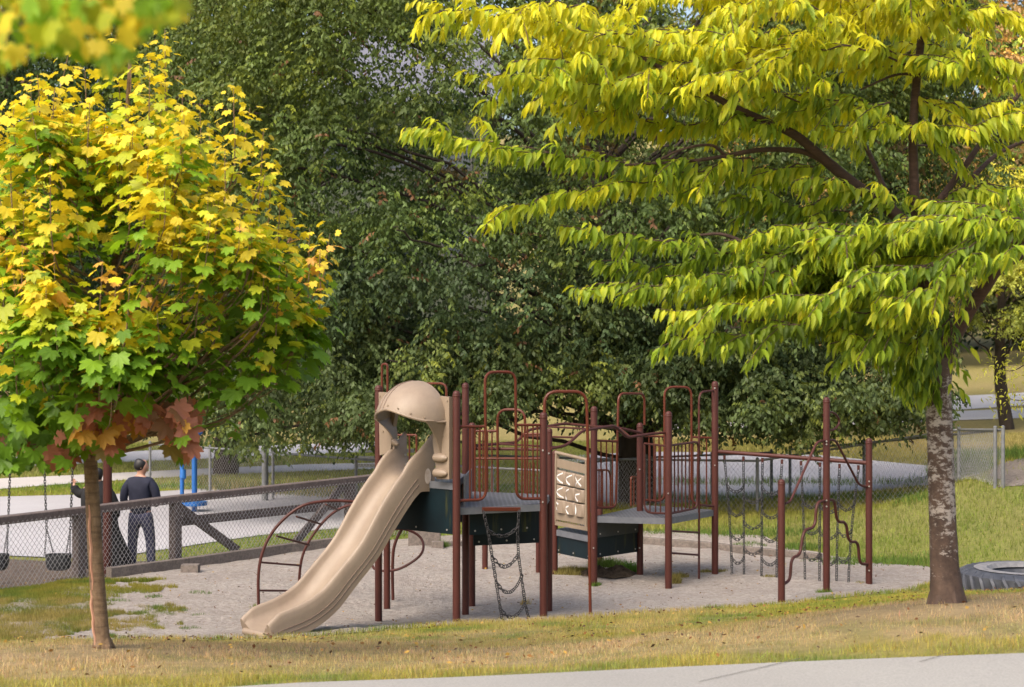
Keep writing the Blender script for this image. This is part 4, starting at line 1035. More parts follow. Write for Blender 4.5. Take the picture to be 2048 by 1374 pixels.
for k in range(34):
    a = 2 * math.pi * k / 34
    def rp_(r_, z, da): return Vector((tc.x + r_ * math.cos(a + da), tc.y + r_ * math.sin(a + da), zg + z))
    pts = [rp_(Ro - .24, Ht - .008, -.08), rp_(Ro - .12, Ht - .005, -.03), rp_(Ro - .01, Ht - .07, .02), rp_(Ro + .01, .17, .07), rp_(Ro, -.03, .12)]
    mb.tube(pts, [.012, .028, .038, .04, .04], 6)
mb.build("tyre_lugs", M_TYRE, ty)
mb = MB(); rows = [[Vector((tc.x + r_ * math.cos(a), tc.y + r_ * math.sin(a), zg + Ht + .022 - (r_ < .58) * .06 + (.002 if r_ < .75 else 0))) for a in [2 * math.pi * k / 60 for k in range(60)]] for r_ in (.56, .60, .70, .78)]
mb.grid(rows, closed_u=True); mb.build("sidewall_ring", noisy("lighter_rubber", [(.3, (.10, .10, .11)), (.7, (.2, .195, .2))], 12, .7), ty)  # ring on the top sidewall, lighter grey than the tyre body

# ------------------------------------------------------------------ house beyond the trees
def house():
    r = thing("house", (-4.5, 92, z1(-4.5, 92)), "house with a blue-grey shingle roof glimpsed through the top of the huge tree", "house")
    x0, x1, y0, y1 = -10, -1.2, 88, 97; zb, ze, zr = z1(-4, 92) - 1, 15.2, 19.4
    m, nt, b = new_mat("roof_shingles"); br = nt.nodes.new("ShaderNodeTexBrick"); br.inputs["Scale"].default_value = 3.2; br.inputs["Color1"].default_value = col((.105, .11, .14)); br.inputs["Color2"].default_value = col((.135, .14, .17)); br.inputs["Mortar"].default_value = col((.10, .10, .13)); br.inputs["Row Height"].default_value = .35
    tcn = nt.nodes.new("ShaderNodeTexCoord"); nt.links.new(tcn.outputs["Object"], br.inputs["Vector"]); nt.links.new(br.outputs["Color"], b.inputs["Base Color"]); b.inputs["Roughness"].default_value = .9
    wl = noisy("house_siding", [(.3, (.035, .045, .03)), (.7, (.05, .06, .04))], 2, .8)
    mb = MB(); mb.box(((x0 + x1) / 2, (y0 + y1) / 2, (zb + ze) / 2), (x1 - x0, y1 - y0, ze - zb)); w = mb.build("wall", wl, r, smooth=False)
    mb = MB(); ym = (y0 + y1) / 2; e = .6
    q = [mb.vert(v) for v in ((x0 - e, y0 - e, ze - .3), (x1 + e, y0 - e, ze - .3), (x1 + e, ym, zr), (x0 - e, ym, zr), (x1 + e, y1 + e, ze - .3), (x0 - e, y1 + e, ze - .3),
                              (x0 - e, y0 - e, ze - .5), (x1 + e, y0 - e, ze - .5), (x1 + e, y1 + e, ze - .5), (x0 - e, y1 + e, ze - .5))]
    mb.face(q[0], q[1], q[2], q[3]); mb.face(q[3], q[2], q[4], q[5]); mb.face(q[6], q[7], q[1], q[0]); mb.face(q[9], q[5], q[4], q[8]); mb.face(q[0], q[3], q[5], q[9], q[6]); mb.face(q[1], q[7], q[8], q[4], q[2]); mb.face(q[9], q[8], q[7], q[6])
    rf = mb.build("roof", m, r, smooth=False)
    gl = noisy("window_glass", [(.3, (.03, .04, .05)), (.7, (.06, .07, .08))], 1, .1); fr = noisy("window_frame_paint", [(.3, (.05, .05, .045)), (.7, (.07, .07, .06))], 5, .6)
    for x in (-8.5, -5.6, -2.7):
        for z in (8.0, 12.2):
            mb = MB(); mb.box((x, y0 - .03, z), (1.5, .1, 1.3)); f = mb.build("window", fr, r, smooth=False)
            mb = MB(); mb.box((x, y0 - .06, z), (1.3, .08, 1.1)); mb.build("pane", gl, f, smooth=False)
house()

# ------------------------------------------------------------------ people
def skinned(name, pts, edges, rad, mat, parent, sub=2, label=None):
    me = bpy.data.meshes.new(name); me.from_pydata([tuple(p) for p in pts], edges, []); o = bpy.data.objects.new(name, me); link(o)
    bpy.context.view_layer.objects.active = o
    s = o.modifiers.new("s", 'SKIN'); ss = o.modifiers.new("u", 'SUBSURF'); ss.levels = sub; ss.render_levels = sub
    for i, r in enumerate(rad): o.data.skin_vertices[0].data[i].radius = r if isinstance(r, tuple) else (r, r)
    o.data.skin_vertices[0].data[0].use_root = True
    dg = bpy.context.evaluated_depsgraph_get(); m2 = bpy.data.meshes.new_from_object(o.evaluated_get(dg))
    bpy.data.objects.remove(o); m2.name = name; m2.materials.clear(); m2.materials.append(mat)
    m2.polygons.foreach_set("use_smooth", [True] * len(m2.polygons)); n = bpy.data.objects.new(name, m2); link(n, parent); return n
M_SKIN = noisy("skin", [(.3, (.36, .19, .125)), (.7, (.42, .235, .16))], 10, .55)
M_NAVY = noisy("navy_knit", [(.3, (.006, .008, .022)), (.7, (.013, .015, .034))], 12, .85, 60, .3, .004)
M_TROUS = noisy("navy_trousers", [(.3, (.022, .024, .055)), (.7, (.04, .042, .085))], 8, .85, 30, .4, .01)
M_HAIR = noisy("black_hair", [(.3, (.004, .0035, .0035)), (.7, (.010, .008, .008))], 60, .5, 90, .5, .006)
M_SHOE = noisy("dark_shoe", [(.3, (.012, .012, .015)), (.7, (.03, .03, .035))], 20, .6)
M_ROBE = noisy("black_cloth", [(.3, (.0035, .0035, .004)), (.7, (.009, .008, .009))], 5, .9, 9, .5, .03)
def head(bpts, be, br, top, c, z, turn=0.0):
    """adds neck and head chain with a nose; returns nothing"""
    pass
man = thing("person", (P(281, 1140, 29.0).x, 29.0, -.14), "man in dark navy sweater and navy trousers standing behind the fence, head turned right", "person")
# local skeleton, facing +Y (away), x to the right ; turned slightly
J = [(0, 0, .93), (0, .0, 1.10), (0, -.01, 1.28), (0, -.01, 1.42), (.0, .0, 1.505), (.012, .015, 1.565), (.02, .02, 1.64), (.022, .01, 1.715), (.02, .0, 1.755),          # 0-8 spine, neck, head
     (.105, .035, 1.63), (.125, .035, 1.622),                                                                                                             # 9,10 nose to the right
     (-.10, 0, .90), (-.13, .02, .50), (-.13, -.02, .09), (-.135, .10, .035), (-.135, .15, .03),                                                                        # left leg
     (.10, 0, .90), (.15, .04, .50), (.175, .0, .09), (.185, .12, .035), (.19, .17, .03),                                                                                # right leg
     (-.15, -.01, 1.405), (-.225, -.03, 1.33), (-.255, -.04, 1.10), (-.14, .20, .99), (-.06, .25, .99),                                                           # left arm, hand in front
     (.15, -.01, 1.405), (.225, -.02, 1.33), (.265, .0, 1.10), (.15, .23, 1.03), (.07, .28, 1.04)]
E = [(0,1),(1,2),(2,3),(3,4),(4,5),(5,6),(6,7),(7,8),(6,9),(9,10),(0,11),(11,12),(12,13),(13,14),(14,15),(0,16),(16,17),(17,18),(18,19),(19,20),(3,21),(21,22),(22,23),(23,24),(24,25),(3,26),(26,27),(27,28),(28,29),(29,30)]
Rr = [(.155,.11),(.15,.10),(.16,.11),(.13,.09),.058,.072,.09,.085,.055,.035,.014,(.09,.09),.06,.042,.04,.03,(.09,.09),.06,.042,.04,.03,.075,.062,.045,.036,.03,.075,.062,.045,.036,.03]
fing = []
for base, sx in ((25, 1), (30, -1)):
    bx_, by_, bz_ = J[base]
    for k in range(4):
        i0 = len(J); J.append((bx_ + sx * .02, by_ + .015 + .004 * k, bz_ + .028 - .018 * k)); J.append((bx_ + sx * (.06 - .004 * abs(k - 1)), by_ + .005, bz_ + .026 - .018 * k)); J.append((bx_ + sx * (.085 - .008 * abs(k - 1)), by_ - .015, bz_ + .022 - .018 * k))
        E += [(base, i0), (i0, i0 + 1), (i0 + 1, i0 + 2)]; Rr += [.011, .009, .007]
    i0 = len(J); J.append((bx_ - sx * .01, by_ - .03, bz_ + .03)); J.append((bx_ + sx * .02, by_ - .035, bz_ + .05)); E += [(base, i0), (i0, i0 + 1)]; Rr += [.012, .009]
skinned("body", J, E, Rr, M_SKIN, man)
# sweater, trousers, hair, shoes over the body
sj = [(0, 0, .84), (0, 0, 1.10), (0, -.01, 1.28), (0, -.01, 1.405), (0, -.0, 1.50), (-.155, -.01, 1.40), (-.235, -.03, 1.31), (-.268, -.04, 1.10), (-.15, .19, .99), (.155, -.01, 1.40), (.235, -.02, 1.31), (.278, .0, 1.10), (.165, .22, 1.03)]
skinned("sweater", sj, [(0,1),(1,2),(2,3),(3,4),(3,5),(5,6),(6,7),(7,8),(3,9),(9,10),(10,11),(11,12)], [(.185,.15),(.195,.15),(.205,.15),(.15,.11),(.072,.072),.09,.082,.066,.045,.09,.082,.066,.045], M_NAVY, man)
tj = [(0, 0, 1.0), (0, 0, .90), (-.10, 0, .82), (-.135, .02, .50), (-.135, -.02, .075), (.11, 0, .82), (.15, .04, .50), (.175, .0, .075)]
skinned("trousers", tj, [(0,1),(1,2),(2,3),(3,4),(1,5),(5,6),(6,7)], [(.165,.12),(.17,.13),(.108,.112),.082,.07,(.108,.112),.082,.07], M_TROUS, man)
skinned("hair", [(-.012, -.022, 1.575), (-.012, -.012, 1.655), (.008, .0, 1.72), (.025, .015, 1.76)], [(0,1),(1,2),(2,3)], [(.078,.07),(.105,.10),(.108,.10),(.075,.07)], M_HAIR, man)
for sx, fy in ((-.135, .06), (.18, .08)): skinned("shoe", [(sx, -.06, .035), (sx, fy, .045), (sx + .01, fy + .12, .03)], [(0,1),(1,2)], [(.04,.035),(.05,.045),(.035,.028)], M_SHOE, man)
skinned("ear", [(.03, -.065, 1.635), (.034, -.078, 1.64), (.03, -.07, 1.615)], [(0,1),(1,2)], [.014,.013,.01], M_SKIN, man)
man.scale = (1.03, 1.03, 1.03); man.rotation_euler = (0, 0, math.radians(-8))

rb = thing("person", (P(196, 1130, 28.6).x, 28.6, -.16), "person in a long loose black robe, mostly hidden behind maple trunk and swing post", "person")
J = [(0, 0, .9), (0, 0, 1.15), (0, 0, 1.36), (0, 0, 1.48), (0, 0, 1.56), (0, .01, 1.66), (0, 0, 1.72), (0, .1, 1.63), (-.1, 0, .85), (-.11, .02, .48), (-.11, 0, .09), (-.11, .13, .04), (.1, 0, .85), (.11, .02, .48), (.11, 0, .09), (.11, .13, .04),
     (-.16, 0, 1.4), (-.30, .04, 1.30), (-.40, .05, 1.41), (-.405, .05, 1.47), (.16, 0, 1.4), (.25, 0, 1.12), (.22, .16, .9), (.2, .2, .83)]
E = [(0,1),(1,2),(2,3),(3,4),(4,5),(5,6),(5,7),(0,8),(8,9),(9,10),(10,11),(0,12),(12,13),(13,14),(14,15),(2,16),(16,17),(17,18),(18,19),(2,20),(20,21),(21,22),(22,23)]
Rr = [(.15,.11),(.14,.1),(.15,.1),.056,.07,.09,.06,.018,.09,.06,.042,.035,.09,.06,.042,.035,.07,.045,.034,.03,.07,.045,.034,.03]
for base, s2_ in ((19, -1), (23, 1)):
    bx_, by_, bz_ = J[base]
    for k in range(4):
        i0 = len(J); J += [(bx_ + .012 * (k - 1.5), by_ + .02, bz_ + .04), (bx_ + .014 * (k - 1.5), by_ + .035, bz_ + .065 - .004 * abs(k - 1)), (bx_ + .013 * (k - 1.5), by_ + .02, bz_ + .085 - .006 * abs(k - 1))]
        E += [(base, i0), (i0, i0 + 1), (i0 + 1, i0 + 2)]; Rr += [.011, .009, .007]
    i0 = len(J); J += [(bx_ + .035, by_ + .01, bz_ + .03), (bx_ + .05, by_ + .01, bz_ + .05)]; E += [(base, i0), (i0, i0 + 1)]; Rr += [.012, .009]
skinned("body", J, E, Rr, M_SKIN, rb)
mb = MB(); rows = []
bx0 = rb.location
for z, wx, wy, ox in ((.16, .46, .30, .08), (.20, .47, .31, .08), (.45, .40, .27, .06), (.75, .30, .22, .03), (1.0, .27, .19, .02), (1.15, .28, .2, .01), (1.3, .27, .19, 0), (1.41, .22, .15, 0), (1.48, .12, .10, 0), (1.52, .075, .075, 0)):
    rows.append([Vector((bx0.x + ox + wx * math.cos(a) * (1 + .05 * math.sin(a * 7 + z * 2) * (z < .9)), bx0.y + wy * math.sin(a) * (1 + .05 * math.cos(a * 6) * (z < .9)), bx0.z + z)) for a in [2 * math.pi * k / 36 for k in range(36)]])
mb.grid(rows, closed_u=True); mb.build("robe", M_ROBE, rb, angle=80)
skinned("sleeve", [(-.14, 0, 1.38), (-.29, .04, 1.28), (-.39, .05, 1.40), (-.40, .05, 1.45)], [(0,1),(1,2),(2,3)], [.11,.095,.075,.065], M_ROBE, rb)
skinned("sleeve", [(.14, 0, 1.38), (.27, 0, 1.10), (.24, .15, .92)], [(0,1),(1,2)], [.11,.10,.08], M_ROBE, rb)
skinned("hair", [(0, -.03, 1.52), (0, -.03, 1.66), (0, 0, 1.73)], [(0,1),(1,2)], [(.08,.06),(.1,.1),(.08,.08)], M_HAIR, rb)

# ------------------------------------------------------------------ bark
def bark_mat(name, stops, scale=8, stretch=(1, 1, .25), bdist=.02):
    m, nt, b = new_mat(name); v = scaled_pos(nt, stretch)
    f = noise(nt, scale, 7, .7, v); nt.links.new(ramp(nt, f, stops), b.inputs["Base Color"]); b.inputs["Roughness"].default_value = .9; b.inputs["Specular IOR Level"].default_value = .2
    bump(nt, b, f, .9, bdist); return m
M_BARKD = bark_mat("dark_bark", [(.3, (.022, .017, .013)), (.7, (.06, .046, .036))])
m, nt, b = new_mat("cherry_bark")
v = scaled_pos(nt, (1, 1, 1)); f = noise(nt, 9, 6, .7, v); base = ramp(nt, f, [(.3, (.035, .020, .014)), (.6, (.085, .052, .036)), (.8, (.13, .088, .066))])
pv = noise(nt, 7, 7, .8, scaled_pos(nt, (1.2, 1.2, 2.2))); gz_ = nt.nodes.new("ShaderNodeNewGeometry"); sx_ = nt.nodes.new("ShaderNodeSeparateXYZ"); nt.links.new(gz_.outputs["Position"], sx_.inputs[0])
mr = nt.nodes.new("ShaderNodeMapRange"); mr.inputs[1].default_value = 1.2; mr.inputs[2].default_value = 2.3; mr.inputs[3].default_value = -.16; mr.inputs[4].default_value = .06; nt.links.new(sx_.outputs[2], mr.inputs[0])
mr2 = nt.nodes.new("ShaderNodeMapRange"); mr2.inputs[1].default_value = 3.3; mr2.inputs[2].default_value = 3.8; mr2.inputs[3].default_value = 0; mr2.inputs[4].default_value = -.3; nt.links.new(sx_.outputs[2], mr2.inputs[0])
ad = nt.nodes.new("ShaderNodeMath"); ad.operation = 'ADD'; nt.links.new(pv, ad.inputs[0]); nt.links.new(mr.outputs[0], ad.inputs[1])
ad2 = nt.nodes.new("ShaderNodeMath"); ad2.operation = 'ADD'; nt.links.new(ad.outputs[0], ad2.inputs[0]); nt.links.new(mr2.outputs[0], ad2.inputs[1])
c_ = mixc(nt, ramp(nt, ad2.outputs[0], [(.56, (0, 0, 0)), (.60, (.85, .85, .85))]), base, (.36, .32, .285))
nt.links.new(c_, b.inputs["Base Color"]); b.inputs["Roughness"].default_value = .8; bump(nt, b, f, .8, .012); M_CHERRY = m
m, nt, b = new_mat("limb_bark")
f = noise(nt, 12, 6, .7, scaled_pos(nt, (1, 1, 3))); nt.links.new(ramp(nt, f, [(.3, (.035, .018, .013)), (.6, (.075, .040, .028)), (.8, (.13, .085, .068))]), b.inputs["Base Color"]); b.inputs["Roughness"].default_value = .85; bump(nt, b, f, .9, .012); M_LIMB = m
m, nt, b = new_mat("maple_bark")
f = noise(nt, 10, 6, .75, scaled_pos(nt, (1.6, 1.6, .8))); base = ramp(nt, f, [(.3, (.11, .065, .035)), (.5, (.21, .135, .075)), (.75, (.30, .21, .135))])
rg = noise(nt, 5, 5, .7, scaled_pos(nt, (.6, .6, 7))); base = mixc(nt, ramp(nt, rg, [(.38, (.55, .55, .55)), (.52, (0, 0, 0))]), base, (.08, .05, .028))
nt.links.new(base, b.inputs["Base Color"]); b.inputs["Roughness"].default_value = .85; sm = nt.nodes.new("ShaderNodeMath"); sm.operation = 'ADD'; nt.links.new(rg, sm.inputs[0]); nt.links.new(noise(nt, 40, 5, .8), sm.inputs[1]); bump(nt, b, sm.outputs[0], .9, .015); M_MAPLEB = m
M_SPLIT = noisy("bare_split_wood", [(.3, (.40, .19, .12)), (.7, (.52, .30, .20))], 12, .8, 30, .5, .01, stretch=(3, 3, .6))

def limb(mb, pts, r0, r1, n=10, per=6, wob=.0):
    c = catmull(pts, per); N = len(c)
    if wob: c = [p + Vector((random.gauss(0, wob), random.gauss(0, wob), random.gauss(0, wob))) if 0 < i < N - 1 else p for i, p in enumerate(c)]
    mb.tube(c, [r0 + (r1 - r0) * (i / (N - 1)) for i in range(N)], n); return c

def rough_trunk(pts, radii, mat, parent, seed=1, n=44, amp=.07, ridges=1.0):
    """trunk with real bark relief: plates, grooves and a few scars"""
    c = catmull(pts, 26); N = len(c); mb = MB(); rr = np.interp(np.linspace(0, 1, N), np.linspace(0, 1, len(radii)), radii); rows = []
    for i, p in enumerate(c):
        row = []
        for k in range(n):
            a = 2 * math.pi * k / n; u, v = math.cos(a) * 3.2 * ridges, math.sin(a) * 3.2 * ridges
            g = float(fbm([u * 1.6 + 9 + v * .7], [p.z * 3.2 + v * 1.3], 1.0, seed, 4)[0]) - .5; f = float(fbm([u * 4 + 3], [p.z * 14 + v * 3], 1.0, seed + 5, 3)[0]) - .5
            r_ = rr[i] * (1 + amp * 2.2 * g + amp * .9 * f); row.append(Vector((p.x + r_ * math.cos(a), p.y + r_ * math.sin(a), p.z)))
        rows.append(row)
    mb.grid(rows, closed_u=True); return mb.build("trunk", mat, parent, angle=180)

# ------------------------------------------------------------------ trees: leafy masses
SHELL = leaf_mat("deep_green_leaf", .28, .5, .2, 1.2)
M_SOFTLEAF = leaf_mat("autumn_leaf", .38, .55, .3, 1.2)
WIN = (788, 128, 84, 54)
def proj(c):
    return CX + c[..., 0] * F / c[..., 1], HZ + (EYE - c[..., 2]) * F / c[..., 1]
def crown(centres, radii, per, size, cols, seed, hang=.8, width=.55, gap=True, win=None, shell=(.45, 1.05)):
    """leaf sprays spread through the outer volume of each bough (ellipsoid)"""
    r = np.random.default_rng(seed); Ps, As, Cs = [], [], []
    for c, R, cl_ in zip(centres, radii, cols):
        nt_ = max(4, int(per / 9)); u = nrm(r.normal(0, 1, (nt_, 3))); q = r.uniform(shell[0] ** 3, shell[1] ** 3, nt_) ** (1 / 3)
        tw = c + u * q[:, None] * R                                           # twig ends
        out = nrm(u * [1, 1, .35] + r.normal(0, .25, (nt_, 3)) + [0, 0, -.25])
        k = 9; t = np.tile(np.linspace(0, 1, k), nt_)[:, None]; tw9 = np.repeat(tw, k, 0); o9 = np.repeat(out, k, 0)
        side = nrm(np.cross(o9, [0, 0, 1.]) + 1e-6) * np.where(np.arange(len(t)) % 2 == 0, 1, -1)[:, None]
        L = size * 3.6
        p = tw9 - o9 * (1 - t) * L - np.array([0, 0, 1.]) * (t ** 2) * L * .25 * hang
        a = nrm(o9 * .45 + side * .75 + np.array([0, 0, -1.]) * hang + r.normal(0, .22, p.shape))
        tc_ = np.repeat(r.uniform(0, 1, nt_), k)[:, None]; base = np.array(cl_)
        cc = base * (.72 + .55 * tc_) * (1 + r.normal(0, .12, (len(p), 1)))
        yel = (np.repeat(r.uniform(0, 1, nt_), k) < .12)[:, None]; cc = np.where(yel, cc * [1.6, 1.45, .95], cc)
        brn = (np.repeat(r.uniform(0, 1, nt_), k) < .012)[:, None]; cc = np.where(brn, np.array([.16, .085, .04]) * (.7 + .6 * tc_), cc)
        Ps.append(p); As.append(a); Cs.append(cc)
    Pn, An, Cn = np.vstack(Ps), np.vstack(As), np.vstack(Cs)
    if win is not None:
        x, y = proj(Pn); dd = ((x - win[0]) / win[2]) ** 2 + ((y - win[1]) / win[3]) ** 2 + (fbm(x * .028, y * .028, 1.0, 3) - .45) * 3.2; k = (dd > 1) | (r.uniform(0, 1, len(x)) < .34); Pn, An, Cn = Pn[k], An[k], Cn[k]
    T = RH2 * [width / .4, 1, 1]
    return leaves(T, RF2, Pn, An, nrm(np.cross(An, r.normal(0, 1, Pn.shape)) + [0, -.3, .6]), r.uniform(.7, 1.25, len(Pn)) * size, np.clip(Cn, .004, 1))

def big_tree(name, label, base, cxyz, rad, nb, per, size, col0, seed, brad=(1.2, 1.2, .75), trunk_r=.45, group=None, win=None, mat=None, front=True, limbs=26, lowcut=None, colvar=None, hang=.8, top=None, extra=()):
    r = np.random.default_rng(seed); g = thing(name, (base[0], base[1], z1(*base)), label, "tree", group)
    cs, rs, cl_ = [], [], []
    tries = 0
    while len(cs) < nb and tries < nb * 60:
        tries += 1
        u = nrm(r.normal(0, 1, (1, 3)))[0]
        if front and u[1] > .35 and r.random() < .75: continue
        q = r.uniform(.55, 1.0) ** .6
        c = np.array(cxyz) + u * q * np.array(rad)
        if lowcut is not None and c[2] < lowcut(c[0], c[1]): continue
        if top and c[2] > top: continue
        px, py = proj(c)
        if py < -260 or px < -260 or px > 2320: continue
        s = r.uniform(.7, 1.25); cs.append(c); rs.append(np.array(brad) * s)
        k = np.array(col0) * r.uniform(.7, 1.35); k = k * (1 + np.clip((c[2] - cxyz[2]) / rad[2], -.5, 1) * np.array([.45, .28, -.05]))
        if colvar is not None: k = colvar(c, k, r)
        cl_.append(k)
    for e in extra:
        c = np.array(e); k = np.array(col0) * r.uniform(.7, 1.3); k = colvar(c, k, r) if colvar is not None else k; cs.append(c); rs.append(np.array(brad) * r.uniform(.6, 1.0)); cl_.append(k)
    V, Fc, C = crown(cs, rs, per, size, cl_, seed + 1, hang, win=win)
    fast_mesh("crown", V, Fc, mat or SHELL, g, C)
    mb = MB(); b0 = Vector((base[0], base[1], z1(*base) - .3)); top_ = Vector((cxyz[0], cxyz[1], cxyz[2] + rad[2] * .45))
    tp = limb(mb, [b0, b0.lerp(top_, .3) + Vector((r.normal(0, .15), r.normal(0, .15), 0)), b0.lerp(top_, .65), top_], trunk_r, trunk_r * .25, 12)
    mb.build("trunk", M_BARKD, g)
    mb = MB()
    for i in r.permutation(len(cs))[:limbs]:
        c = Vector(cs[i]); k = min(int(len(tp) * np.clip((c.z - b0.z) / (top_.z - b0.z) * .55 + .06, .12, .9)), len(tp) - 1); s = tp[k]; m_ = s.lerp(c, .5) + Vector((0, 0, -.3 + .1 * (c - s).length))
        limb(mb, [s, m_, c, c + (c - m_).normalized() * .8], trunk_r * .13, .010, 6, 5, .06)
    if limbs: mb.build("branches", M_BARKD, g)
    return g
# main dark tree behind the playground
def low1(x, y):
    px = CX + x * F / y
    return float(np.interp(px, [350, 450, 600, 760, 1000, 1250, 1450, 1600, 1750, 1850, 1950], [1.9, 1.75, 1.65, 1.7, 2.3, 2.2, 1.95, 1.85, 1.85, 2.1, 3.0]))
def cv1(c, k, r):
    px, py = proj(c)
    if r.random() < .16: k = k * np.array([1.5, 1.35, 1.0])
    if r.random() < .012: k = np.array([.11, .075, .035])
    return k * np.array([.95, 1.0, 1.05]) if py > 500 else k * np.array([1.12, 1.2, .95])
GREEN = (.078, .104, .034)
def low_boughs():
    q = np.random.default_rng(99); out = []
    for _ in range(230):
        px = q.uniform(350, 1860); d = q.uniform(33.8, 38.5); x = (px - CX) * d / F; out.append((x, d, low1(x, d) + q.exponential(.8)))
    return out
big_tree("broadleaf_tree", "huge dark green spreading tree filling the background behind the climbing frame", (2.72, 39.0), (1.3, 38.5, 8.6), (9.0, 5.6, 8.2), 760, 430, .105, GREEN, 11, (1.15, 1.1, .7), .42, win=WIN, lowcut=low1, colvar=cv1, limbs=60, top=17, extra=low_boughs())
def low2(x, y): return 1.7
big_tree("broadleaf_tree", "dark green tree behind the maple on the left, farther back than the huge tree", (-7.5, 47), (-7.2, 46.5, 8.5), (6.2, 4.5, 8), 260, 420, .13, (.036, .060, .020), 21, (1.5, 1.3, .9), .35, win=WIN, lowcut=low2, colvar=cv1, limbs=20, top=16)
big_tree("broadleaf_tree", "dark tree at the far left edge behind the maple crown", (-14.5, 50), (-14, 50, 9), (6, 5, 8.5), 130, 420, .15, (.024, .042, .016), 22, (1.7, 1.5, 1.0), .35, lowcut=low2, limbs=8, top=17)  # crown in a darker green than the neighbouring tree
# autumn trees on the right
def cvo(c, k, r):
    return k * (np.array([.75, 1.6, .8]) if r.random() < .32 else np.array([1, 1, 1.]))
big_tree("autumn_tree", "orange and tan autumn tree showing through the upper right behind the cherry", (21.5, 70), (17, 67, 12), (9, 5, 9), 240, 330, .20, (.40, .27, .12), 31, (1.8, 1.4, 1.0), .3, mat=M_SOFTLEAF, colvar=cvo, limbs=16, lowcut=lambda x, y: 6, top=19)
big_tree("autumn_tree", "smaller yellow-green tree on the slope at the right edge, dark trunk below its crown", (17.1, 62), (16.6, 61.5, 5.9), (3.4, 3.0, 3.4), 90, 260, .14, (.38, .40, .07), 32, (.9, .9, .5), .27, mat=M_SOFTLEAF, limbs=14, lowcut=lambda x, y: 3.6, hang=.4)
big_tree("autumn_tree", "tan and green mottled tree between the huge dark tree and the orange tree", (11.0, 60), (11.0, 59, 9.0), (3.8, 3.4, 6.4), 130, 330, .16, (.36, .23, .07), 33, (1.2, 1.2, .7), .25, mat=M_SOFTLEAF, limbs=14, colvar=cvo, lowcut=lambda x, y: 3.2, top=15)
# wooded slope far behind
r_ = np.random.default_rng(5)
labs = ["far dark tree at the left end of the wooded slope", "far dark tree behind the top of the maple", "far dark tree just left of the grey-roofed house", "far dark tree right of the grey-roofed house",
        "far dark tree directly behind the grey-roofed house", "far green tree behind the middle of the cherry branches", "far green tree behind the orange autumn tree", "far dark tree at the right end of the wooded slope"]
for i, (x, y) in enumerate(((-33, 104), (-24, 101), (-16.5, 97), (5.5, 100), (-5, 108), (14, 98), (23, 96), (33, 100))):
    cvf = None
    big_tree("woodland_tree", labs[i], (x, y), (x, y, 13), (6.2, 3.6, 11), 85, 300, .34, (.040, .062, .020) if i < 5 else (.075, .085, .025), 50 + i, (2.6, 2.0, 1.7), .35, "trees on the wooded slope", mat=M_SOFTLEAF if i > 4 else SHELL, limbs=0, hang=.4, lowcut=lambda x, y: 4.5 if x > 4 else 3.2)
big_tree("hedge", "dark hedge and low branches closing the view under the far trees", (2, 108), (2, 110, 8), (46, 3, 7), 330, 240, .42, (.035, .055, .02), 77, (3.2, 2, 2.2), .2, limbs=0, hang=.3, front=False)

# ------------------------------------------------------------------ young maple on the left (close)
mp = thing("maple_tree", (P(205, 1295, 14.5).x, 14.5, 1.19), "young maple with split bark and yellow, green and rust-red leaves, on the slope at left", "tree")
mb = MB(); D = 14.5
tp = catmull([P(209, 1306, D), P(203, 1270, D), P(192, 1130, D), P(183, 960, D), P(178, 850, D), P(186, 740, D), P(215, 600, D), P(245, 430, D), P(252, 260, D), P(262, 90, D), P(268, -40, D)], 6)
rough_trunk([P(209, 1310, D), P(203, 1270, D), P(192, 1130, D), P(183, 960, D), P(178, 850, D), P(186, 740, D), P(215, 600, D), P(245, 430, D), P(252, 260, D), P(262, 90, D), P(264, 60, D)], [.085, .064, .060, .056, .052, .044, .034, .024, .018, .012, .008], M_MAPLEB, mp, 8, 26, .06)
for a in range(5):
    an = a * 1.3 + .4; c = P(206, 1296, D); mb.tube([c + Vector((0, 0, .10)), c + Vector((math.cos(an) * .05, math.sin(an) * .05, .03)), c + Vector((math.cos(an) * .10, math.sin(an) * .10, -.03))], [.045, .035, .012], 8)
mb.build("roots", M_MAPLEB, mp)
mb = MB()
for off_, x0, y0, x1, y1 in ((0, 180, 1010, 187, 1180), (.006, 183, 1180, 192, 1290)):
    pts = [P(x0 + (x1 - x0) * k / 8 - 2 + 1.5 * math.sin(k * 2), y0 + (y1 - y0) * k / 8, D - .055 + off_) for k in range(9)]
    mb.tube(pts, [.005, .010, .013, .011, .014, .012, .011, .009, .005], 6)
mb.build("bark_split", M_SPLIT, mp)
r = np.random.default_rng(3)
br_ = MB(); shoots = []
